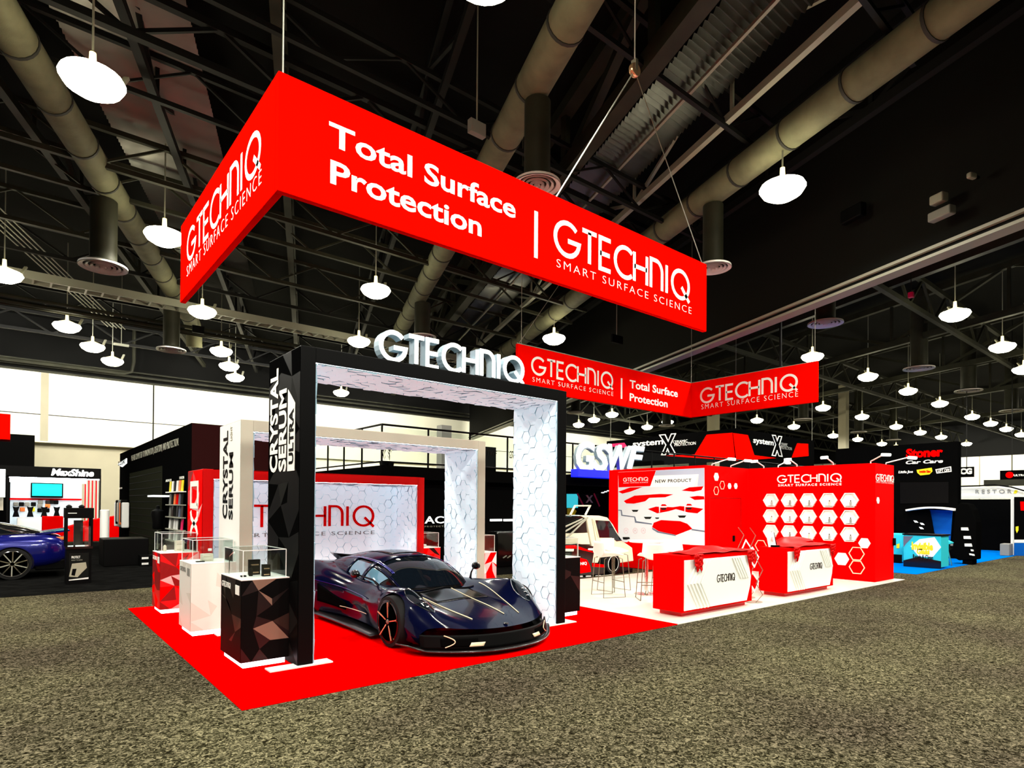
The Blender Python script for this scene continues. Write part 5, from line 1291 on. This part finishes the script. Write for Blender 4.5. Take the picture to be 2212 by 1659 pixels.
for x, y, mk in gi:
    p = on_y(*mx(x,y+25), MY+2.4); o = MB().box(p[0]-.10,MY+2.45,p[2],p[0]+.10,MY+2.59,p[2]+.20).build('hanging_product',mk,bevel=.03); nmk = {'maroon':'dark red','charcoal':'charcoal'}.get(mk,mk); gi_n = [g for g in gi if g[2] == mk]; tag(o, nmk+' product on the bright white back wall, '+['first','second','third','fourth','fifth'][sorted(g[0] for g in gi_n).index(x)]+' '+nmk+' one from the left','product','products on the white back wall')
p = fl(117,1178); 
o = MB().box(p[0]-.35,26.5,.01,p[0]+.35,27.1,1.15).build('red_counter','wall_red',bevel=.01); tag(o,'small red counter in front of the bright white stand','counter')
# racing stand bits between cabinet and black wall
o = MB().prism([(.3,.01),(2.4,.01),(2.4,1.15),(1.3,.95),(.3,.6)], PY(28.0), -.5, .5).build('red_body_panel','wall_red',bevel=.03); tag(o,'red streamlined car body part behind the glass cabinet','car part')
c = fl(225,1212); o = MB().lathe((c[0],c[1],.008),[(.12,0),(.12,1.5),(.1,1.52)],14).build('white_post','white',smooth=True); tag(o,'white post standing behind the glass cabinet','post')
o = MB().box(.45,14.2,.008,1.5,15.3,.75).build('draped_table','black',bevel=.02); tag(o,'low black draped table left of the roller door','table')
# dark curtain wall behind the bright stand
o = MB().box(-12,33.6,0,-.55,33.8,5.1).build('drape','black_matt'); tag(o,'tall black drape behind the bright white stand at the left','curtain')
a, b = on_y(0,893,20), on_y(22,950,20)
o = MB().box(-4,20,b[2],b[0],20.8,a[2]).build('hanging_cube_sign','banner_red',bevel=.01); tag(o,'red hanging cube sign cut by the left edge','hanging sign')
# hall opening with a beige portal
MB
# ---- black double-deck stand with railing behind the arches
dk = thing('double_deck_stand','black double-deck stand with a glass railing behind the arches','stand',(14,9.5,.006))
DX, DY, DZ = 6.2, 9.5, 2.8
MB().box(DX,DY,2.45,34,DY+8,DZ).build('deck','black_matt',dk)
MB().box(DX,DY+.3,.006,DX+6.4,DY+.4,2.45).build('front_wall','black_matt',dk); MB().box(DX+6.4,DY+2.5,.006,34,DY+2.6,2.45).build('inner_wall','black_matt',dk); MB().box(DX,DY+.3,.006,DX+.1,DY+8,2.45).build('side_wall','black_matt',dk)
RZ_ = 3.9
MB().tube([(DX,DY+6,RZ_),(DX,DY,RZ_),(34,DY,RZ_)],.03,8).build('handrail','black',dk)
MB().tube([(DX,DY+6,DZ+.1),(DX,DY,DZ+.1),(34,DY,DZ+.1)],.025,8).build('lower_rail','black',dk)
for x in np.arange(DX,34,1.45): MB().box(x-.02,DY-.02,DZ,x+.02,DY+.02,RZ_).build('baluster','black',dk)
for y in np.arange(DY+1.2,DY+6.1,1.2): MB().box(DX-.02,y-.02,DZ,DX+.02,y+.02,RZ_).build('baluster','black',dk)
MB().box(DX+.05,DY-.004,DZ+.14,33.9,DY+.004,RZ_-.06).build('glass_panel','pane',dk); MB().box(DX-.004,DY+.05,DZ+.14,DX+.004,DY+5.9,RZ_-.06).build('glass_panel','pane',dk)
for k in range(6): MB().bar((DX-1.6+.01*k,DY+7.2,DZ-1.5+.0),(DX-.3,DY+7.2,DZ+1.1),.05) if k == 0 else None
MB().bar((DX-2.2,DY+7.0,1.6),(DX-.2,DY+7.0,RZ_),.07).build('stair_rail','black',dk); MB().bar((DX-2.2,DY+7.0,.6),(DX-.2,DY+7.0,2.9),.2).build('stair_stringer','black',dk)
# pale upper lounge wall and plants seen over the railing
a, b = on_y(700,1000,17), on_y(1225,940,17)
for k, (px, hh) in enumerate(((829,1.0),(842,.95))):
    p = on_y(px,1000,12.0); t = thing('potted_plant', ['dark leafy plant on the upper deck behind the rail corner','second dark plant on the upper deck right of the rail corner'][k],'plant',(p[0],12.0,DZ))
    MB().lathe((p[0],12.0,DZ),[(.10,0),(.14,.3),(.13,.3)],12).build('pot','black',t,smooth=True)
    mb = MB(); rnd = random.Random(k)
    for q in range(40):
        an = rnd.uniform(0,2*PI); r = rnd.uniform(.05,.14); z0_ = DZ+.3+rnd.uniform(0,.7); dx, dy = math.cos(an)*r, math.sin(an)*r
        mb.add([(p[0],12,z0_),(p[0]+dx*.5-dy*.12,12+dy*.5+dx*.12,z0_+.12),(p[0]+dx,12+dy,z0_+.22),(p[0]+dx*.5+dy*.12,12+dy*.5-dx*.12,z0_+.12)],[(0,1,2,3)])
    mb.build('foliage','black_matt',t,recalc=False)
for px, w_ in ((965,.9),):
    p = on_y(px,930,16.8); tag(MB().box(p[0]-.25,16.8,2.8,p[0]+.25,17.2,5.2).build('square_column','gray'),'grey square column above the railing seen through the arch','column')
p = on_y(1058,925,17.5); o = MB().box(p[0]-.35,17.45,3.2,p[0]+.35,17.58,4.5).build('doorway_panel','black_matt'); tag(o,'dark doorway in the pale wall above the railing','door')
tx_y('TWF', DY-.01, (1052,984), (1074,974), 'charcoal', dk, bold=.01, shear=.3, name='lettering'); tx_y('GSWF', DY-.01, (1100,990), (1117,975), 'charcoal', dk, bold=.01, shear=.3, name='lettering')
# lettering and lights on the black wall behind
yw = DY+.29
tx_y('PROTECT', yw, (905,1138), (960,1133), 'steel_light', dk, depth=.01, spacing=1.3) if False else None
tx_y('ACV', yw, (917,1131), (978,1115), 'sign_lit', dk, bold=.01, depth=.02, spacing=1.05)
tx_y('PROTECTION', yw, (917,1139), (975,1135), 'steel_light', dk, depth=.01, spacing=1.4)
for x0, x1 in ((1058,1082),(1087,1109)):
    a, b = on_y(x0,1126,yw), on_y(x1,1121,yw); MB().box(a[0],yw-.06,a[2],b[0],yw,b[2]).build('wall_light','sign_lit',dk)
# dark motorcycle-like machine shown between the arches
t = thing('hanging_hood','black curved machine arm with pale hose between the arches','machine',(7.6,8.2,.006))
pts = [on_y(1078,1158,8.2), on_y(1095,1165,8.2), on_y(1108,1185,8.2), on_y(1118,1195,8.2)]
MB().tube(pts,.035,8).build('hose','warm_white',t,smooth=True); MB().lathe(tuple(on_y(1078,1158,8.2)),[(.05,-.05),(.06,0),(.05,.06)],12,'y').build('hose_end','black_gloss',t,smooth=True)
a = on_y(1105,1250,8.2); MB().box(a[0]-.7,8.0,.006,a[0]+.5,8.6,1.0).build('cabinet_body','black_gloss',t,bevel=.04)
for x in (1087,1096,1110): 
    p = on_y(x,1203,7.98); MB().bar((p[0],7.98,p[2]-.03),(p[0]+.12,7.98,p[2]+.03),.035,.02).build('handle','steel_light',t)
# ---- glowing letters with the blue base
gy = 9.2
t = thing('illuminated_letters','big glowing white slanted letters on a blue light base above the pickup','sign',(9.5,gy,2.6))
Fg = PY(gy)
def gz(x, y): p = on_y(1220+x/7.373, 880+y/7.373, gy); return (p[0], p[2])
def gl(ch, x0, x1, y0, y1, sh=.18):
    a, b = gz(x0,y1), gz(x1,y0); o = text(ch, Fg, a[0]+.03, a[1], b[0]+.03, b[1], 'letter_side', t, name='letter', bold=.04, depth=.16, shear=sh); text(ch, Fr((0,gy-.161,0),(1,0,0),(0,0,1),(0,-1,0)), a[0], a[1]+.02, b[0], b[1]+.02, 'sign_lit', o, name='letter_face', bold=.03, depth=.02, shear=sh)
gl('G',120,415,570,1020,.1); gl('S',400,660,600,1020,.2); gl('W',630,1010,630,1035,.25); gl('F',930,1215,640,985,.25)
a, b = gz(130,1110), gz(830,1022); MB().box(a[0],gy-.25,a[1],b[0],gy+.1,b[1]-.01).build('light_base','blue_lit',t,bevel=.01)
for x_ in (a[0]+.3,(a[0]+b[0])/2,b[0]-.3): MB().box(x_-.04,gy+.09,a[1]+.04,x_+.04,9.80,a[1]+.12).build('bracket','black',t)
# dark interior with posters under the deck
py_ = DY+2.45
def poster(pts, mk, label, yy=None):
    yy = yy or py_; o = MB().prism([uvy(*p, yy) for p in pts], PY(yy), 0, .04).build('poster',mk); return tag(o, label, 'poster')
poster([(1224,1067),(1247,1067),(1247,1097),(1224,1097)],'cyan_glow','turquoise poster in the dark stand behind the pickup')
o = poster([(1252,1067),(1292,1067),(1294,1100),(1262,1100)],'black','black poster with a white X behind the pickup roof', py_-.05)
text('X', PY(py_-.05), *[v for p in ((1263,1086),) for v in uvy(*p, py_-.05)], *uvy(1279,1070,py_-.05), 'letter_white', o, bold=.03, depth=.06)
for (p, q) in (((1247,1066),(1261,1094)),((1283,1066),(1295,1094))):
    a, b = uvy(*p, py_-.1), uvy(*q, py_-.1); MB().bar((a[0],py_-.1,a[1]),(b[0],py_-.1,b[1]),.07,.02,up=(0,1,0)).build('red_stripe','magenta',o)
o = poster([(1224,1098),(1238,1097),(1244,1104),(1240,1112),(1224,1111)],'yellow','yellow graphic low in the dark stand behind the pickup')
for k, px in enumerate((1302,1308,1314)): 
    c = on_y(px,1063-k*2,DY+2.2); tag(MB().lathe(tuple(c),[(.05,0),(.08,-.04),(.001,-.05)],10).build('spot_lamp','sign_lit'),['left','middle','right'][k]+' tiny spot lamp of three under the black deck','lamp','three tiny spot lamps under the deck')
# ---- black ring sign with red trapezoids
RX, RY, RZa, RZb = 25.07, 10.18, 3.96, 5.5
rs = thing('ring_sign','black hanging ring sign with red trapezoids and an outlined X','hanging sign',(RX,RY,RZa))
MB().box(RX,RY,RZa,RX+.12,18.3,RZb).build('side_panel','black_matt',rs); MB().box(RX+.12,RY,RZa,33.2,RY+.12,RZb).build('front_panel','black_matt',rs)
xr = RX-.01
def rz(x, y): return (1200+x/3.457, 900+y/3.457)
def rq(x, y): return (1500+x/5.53, 900+y/5.53)
MB().prism([uvx(*p, xr) for p in (rz(1040,283),rz(1130,135),rz(1322,120),rz(1340,290),rz(1340,330),rz(1100,312),rz(820,292))], PX(xr), 0, .02).build('red_panel','banner_red',rs)
MB().prism([uvx(*p, xr) for p in (rz(385,232),rz(400,205),rz(515,195),rz(540,232))], PX(xr), 0, .02).build('red_panel','magenta',rs)
yr = RY-.01
MB().prism([uvy(*p, yr) for p in (rq(460,195),rq(635,220),rq(712,460),rq(975,495),rq(500,530))], PY(yr), 0, .02).build('red_panel','banner_red',rs)
MB().prism([uvy(*p, yr) for p in (rq(1225,318),rq(1355,325),rq(1360,470),rq(1160,490))], PY(yr), 0, .02).build('red_panel','banner_red',rs)
tx_x('system', xr, rz(578,240), rz(805,168), 'letter_white', rs, bold=.02, depth=.02)
tx_x('CERAMIC', xr, rz(878,200), rz(988,170), 'letter_white', rs, depth=.02); tx_x('PROTECTION', xr, rz(890,222), rz(1048,186), 'letter_white', rs, depth=.02)
Xs = [(780,138),(822,135),(845,185),(868,130),(900,128),(862,210),(900,280),(855,280),(840,240),(825,285),(795,285),(828,212)]
mb = MB(); ribbon(mb, [uvx(*rz(*p), xr) for p in Xs], .05, PX(xr), .02, .05, True); mb.build('outlined_letter','letter_white',rs)
tx_y('system', yr, rq(700,335), rq(942,290), 'letter_white', rs, bold=.02, depth=.02)
Xq = [(920,222),(960,226),(980,290),(1000,235),(1035,240),(1005,340),(1040,475),(1000,470),(980,410),(960,468),(920,462),(962,335)]
mb = MB(); ribbon(mb, [uvy(*rq(*p), yr) for p in Xq], .05, PY(yr), .02, .05, True); mb.build('outlined_letter','letter_white',rs)
tx_y('CERAMIC', yr, rq(1030,350), rq(1110,322), 'gray', rs, depth=.02); tx_y('PROTECTION', yr, rq(1025,385), rq(1160,368), 'gray', rs, depth=.02)
for x_, y_, w_ in ((RX,RY,'middle'),(33,RY,'right'),(RX,18,'left')): cable((x_+.05,y_+.05,RZb),(x_+.05,y_+.05,12.15),'thin cable holding the '+w_+' corner of the black ring sign',None,.015)
# ---- black tower with red letters, its blue carpet and turquoise crates
KX = 24.0
def kz(x, y): return (1880+x/4.608, 900+y/4.608)
tag(MB().box(17.0,.25,.001,31,6.5,.008).build('blue_carpet','blue_carpet'),'bright blue carpet under the black tower at the right','carpet')
kt = thing('tower','black tower with red and white lettering and a curved white canopy','tower',(KX,2.2,.008))
pa, pb = on_x(*kz(870,245), KX), on_x(*kz(0,300), KX)
MB().box(KX,pa[1],.008,KX+.4,5.2,pa[2]).build('tower_body','black_matt',kt)
xk = KX-.01
tx_x('Stoner', xk, kz(358,415), kz(725,300), 'wall_red', kt, bold=.05, depth=.03); tx_x('Car Care', xk, kz(355,475), kz(725,422), 'letter_white', kt, bold=.03, depth=.03, shear=.2)
tx_x('Little Joe', xk, kz(282,572), kz(425,535), 'letter_white', kt, bold=.03, depth=.03, shear=.15)
MB().prism([uvx(*kz(*p), xk) for p in ((462,530),(520,522),(612,508),(620,545),(590,575),(500,585),(470,560))], PX(xk), 0, .02).build('yellow_badge','yellow',kt)
tx_x('Invisible Glass', xk-.02, kz(490,560), kz(600,530), 'wall_red', kt, depth=.02, bold=.01)
mb = MB(); ribbon(mb, [uvx(*kz(*p), xk) for p in ((655,528),(800,500),(805,545),(665,562))], .03, PX(xk), 0, .02, True); mb.build('badge_outline','letter_white',kt)
tx_x('LIFT OFF', xk, kz(675,552), kz(790,518), 'letter_white', kt, bold=.02, depth=.02)
MB().prism([uvx(*kz(*p), xk) for p in ((298,655),(780,650),(780,860),(300,865))], PX(xk), 0, .02).build('screen','black',kt)
# curved canopy and blue wall
mb = MB()
pp = [uvx(*kz(x, 935-30*math.sin(PI*(x-370)/480*.9+.1)), xk-.5) for x in np.linspace(370,850,14)]
ribbon(mb, pp, .06, PX(xk-.5), -.4, .2); mb.build('canopy_edge','letter_white',kt)
MB().prism([uvx(*kz(*p), xk-.1) for p in ((595,925),(820,935),(800,1230),(700,1240),(640,1150),(620,1050))], PX(xk-.1), 0, .05).build('blue_panel','blue',kt)
MB().prism([uvx(*kz(*p), xk-.3) for p in ((262,935),(595,930),(620,1050),(640,1170),(262,1200))], PX(xk-.3), 0, .05).build('dark_panel','black_matt',kt)
for (x, y) in ((455,1045),(518,1068),(510,1110)): MB().prism([uvx(*kz(x+a, y+b), xk-.36) for a, b in ((-24,-12),(6,-8),(24,10),(-8,8))], PX(xk-.36), 0, .02).build('light_spot','sign_lit',kt)
# turquoise counter
XC = 19.2
a, b = on_x(*kz(330,1515), XC), on_x(*kz(705,1190), XC)
cr = thing('promo_counter','turquoise printed counter with yellow words in front of the black tower','counter',(XC,a[1],.008))
MB().box(XC,b[1],.05,XC+.7,a[1],b[2]).build('counter_body','cyan',cr,bevel=.01)
MB().box(XC-.02,b[1]-.03,b[2],XC+.75,a[1]+.03,b[2]+.04).build('worktop','black',cr)
fx = XC-.005
for l, mk in (([(330,1515),(330,1430),(480,1395),(705,1440),(705,1515)],'black_gloss'),([(400,1290),(490,1220),(640,1200),(705,1300),(620,1400),(480,1390)],'panel_white'),([(330,1190),(430,1190),(360,1260),(330,1300)],'slate')):
    MB().prism([uvx(*kz(*p), fx) for p in l], PX(fx), 0, .004).build('printed_shape',mk,cr)
tx_x('Invisible', fx-.004, kz(412,1325), kz(625,1255), 'yellow', cr, bold=.05, depth=.01); tx_x('Glass', fx-.004, kz(462,1368), kz(592,1318), 'yellow', cr, bold=.05, depth=.01)
tx_x('Reach & Clean', fx-.004, kz(425,1412), kz(625,1380), 'charcoal', cr, bold=.01, depth=.01); tx_x('Tool', fx-.004, kz(505,1432), kz(568,1410), 'charcoal', cr, bold=.01, depth=.01)
XD = 20.3; a, b = on_x(*kz(262,1500), XD), on_x(*kz(320,1165), XD)
o = thing('promo_counter','narrow turquoise counter peeking out right behind the red wall end','counter',(XD,a[1],.008))
MB().box(XD,b[1],.03,XD+.5,a[1]+.9,b[2]).build('counter_body','cyan',o,bevel=.05); MB().prism([uvx(*kz(*p), XD-.01) for p in ((262,1270),(292,1262),(290,1310),(262,1310))], PX(XD-.01),0,.01).build('yellow_print','yellow',o)
MB().box(XD-.01,b[1]+.01,.02,XD,a[1]+.8,.28).build('dark_base','black',o)
# brochure tower with black hood
XE = 21.6
a, b = on_x(*kz(875,1410), XE), on_x(*kz(1050,870), XE)
o = thing('product_tower','black curved product tower with white packs on its shelves','display stand',(XE,a[1],.008))
MB().prism([uvx(*kz(*p), XE) for p in ((800,1380),(850,900),(900,855),(980,870),(1020,930),(1055,1050),(1050,1425),(880,1432))], PX(XE), -.6, 0).build('hood','black_matt',o,bevel=.03); MB().box(XE+.05,b[1]+.1,.008,XE+.55,a[1]-.1,.25).build('base','black_matt',o)
for k, (x, y) in enumerate(((940,1115),(965,1200),(975,1275))): MB().prism([uvx(*kz(x+a_, y+b_), XE) for a_, b_ in ((-32,-12),(34,-12),(42,18),(-30,16))], PX(XE), 0, .06).build('white_pack','white',o)
for (x, y) in ((1015,1330),(1000,1370),(1025,1375)): MB().prism([uvx(*kz(x+a_, y+b_), XE) for a_, b_ in ((-12,-10),(12,-6),(16,10),(-8,8))], PX(XE), 0, .05).build('white_pack','white',o)
# grill-like chrome object beside the turquoise counter
XG = 20.6
o = thing('trolley','dark trolley with chrome rim between the turquoise counter and the product tower','trolley',(XG,1.6,.008))
MB().prism([uvx(*kz(*p), XG) for p in ((712,1270),(795,1260),(795,1330),(712,1335))], PX(XG), -.3, 0).build('drum','black_gloss',o,bevel=.02)
MB().prism([uvx(*kz(*p), XG) for p in ((705,1210),(800,1255),(795,1268),(705,1275))], PX(XG), -.3, .01).build('turquoise_flap','cyan',o)
mb = MB()
for x in (740,775,800): mb.tube([PX(XG).p(*uvx(*kz(x-25,1335), XG)), PX(XG).p(uvx(*kz(x+10,1400), XG)[0], .02)], .02, 5)
mb.build('legs','chrome',o)
# ---- white stand with thin grey letters, far right
XR = 28.0
rt = thing('exhibit_stand','white-topped stand with thin spaced grey letters at the right edge','stand',(XR,0,.008))
a, b = on_x(*kz(885,815), XR), on_x(*kz(1560,690), XR)
MB().box(XR,b[1]-5,a[2],XR+.3,a[1]+.6,b[2]).build('header','letter_white',rt)
MB().box(XR+2.5,b[1]-5,.0,XR+2.6,a[1]+.6,a[2]).build('back_wall','black_matt',rt)
c = on_x(*kz(1415,1300), XR); MB().box(XR-.02,c[1]-.05,.008,XR+.08,c[1]+.05,a[2]).build('post','letter_white',rt)
tx_x('RESTOR', XR-.01, kz(1048,765), kz(1408,722), 'product_grey', rt, spacing=1.5, depth=.02)
MB().prism([uvx(*kz(*p), XR) for p in ((1425,765),(1440,730),(1470,735),(1455,765))], PX(XR), 0, .02).build('green_mark','yellow',rt)
mb = MB(); ribbon(mb, [uvx(*kz(*p), XR-.2) for p in ((885,695),(1050,690),(1240,680),(1400,700),(1560,745))], .05, PX(XR-.2), 0, .05); mb.build('curved_line','black',rt)
MB().prism([uvx(*kz(*p), XR-.1) for p in ((1435,800),(1600,800),(1600,1225),(1435,1225))], PX(XR-.1), 0, .05).build('black_banner','black_matt',rt)
MB().prism([uvx(*kz(*p), XR-.12) for p in ((1495,845),(1600,845),(1600,935),(1500,935))], PX(XR-.12), 0, .05).build('red_square','wall_red',rt)
MB().prism([uvx(*kz(*p), XR-.12) for p in ((1450,1095),(1478,1090),(1478,1130),(1462,1160),(1450,1130))], PX(XR-.12), 0, .05).build('yellow_mark','yellow',rt)
MB().prism([uvx(*kz(*p), XR-.12) for p in ((1435,1225),(1600,1225),(1600,1255),(1435,1255))], PX(XR-.12), 0, .05).build('white_band','letter_white',rt)
MB().prism([uvx(*kz(*p), XR-.12) for p in ((1435,1258),(1600,1258),(1600,1380),(1435,1390))], PX(XR-.12), 0, .05).build('blue_base','blue',rt)
o = MB().box(XR-.75,on_x(*kz(1400,1360),XR)[1]-.1,.008,XR-.2,on_x(*kz(1340,1360),XR)[1],.45).build('storage_box','gray',bevel=.02); tag(o,'grey box at the foot of the white post at the right','box')
# hanging black signs at the far right
def hang_x(px0, py0, px1, py1, x, label):
    a, b = on_x(px0,py1,x), on_x(px1,py0,x); t = thing('hanging_sign',label,'hanging sign',(x,(a[1]+b[1])/2,a[2])); MB().box(x,b[1],a[2],x+.15,a[1],b[2]).build('panel','black_matt',t); 
    MB().tube([(x+.07,(a[1]+b[1])/2,b[2]),(x+.07,(a[1]+b[1])/2,12)],.02,5).build('cable','steel_dark',t); return t
o = hang_x(2072,1008,2103,1031,40,'small black hanging sign with white round letters at the right')
tx_x('CG', 39.98, (2074,1025), (2100,1011), 'letter_white', o, bold=.06, depth=.04)
o = hang_x(2160,1015,2212,1038,40,'black hanging sign with a red ball and white word at the right edge')
u, v = uvx(2181,1026,39.98); MB().prism(_arc(u,v,.17,0,350,18), PX(39.98), 0, .04).build('red_ball','wall_red',o)
tx_x('ULTRA', 39.98, (2190,1029), (2216,1024), 'letter_white', o, bold=.03, depth=.04)
o = MB().box(37,on_x(2212,1045,37)[1]-2,on_x(2125,1045,37)[2]-.12,37.4,on_x(2125,1045,37)[1],on_x(2125,1037,37)[2]).build('light_truss','steel_olive'); tag(o,'horizontal truss hanging above the white-topped stand','truss')
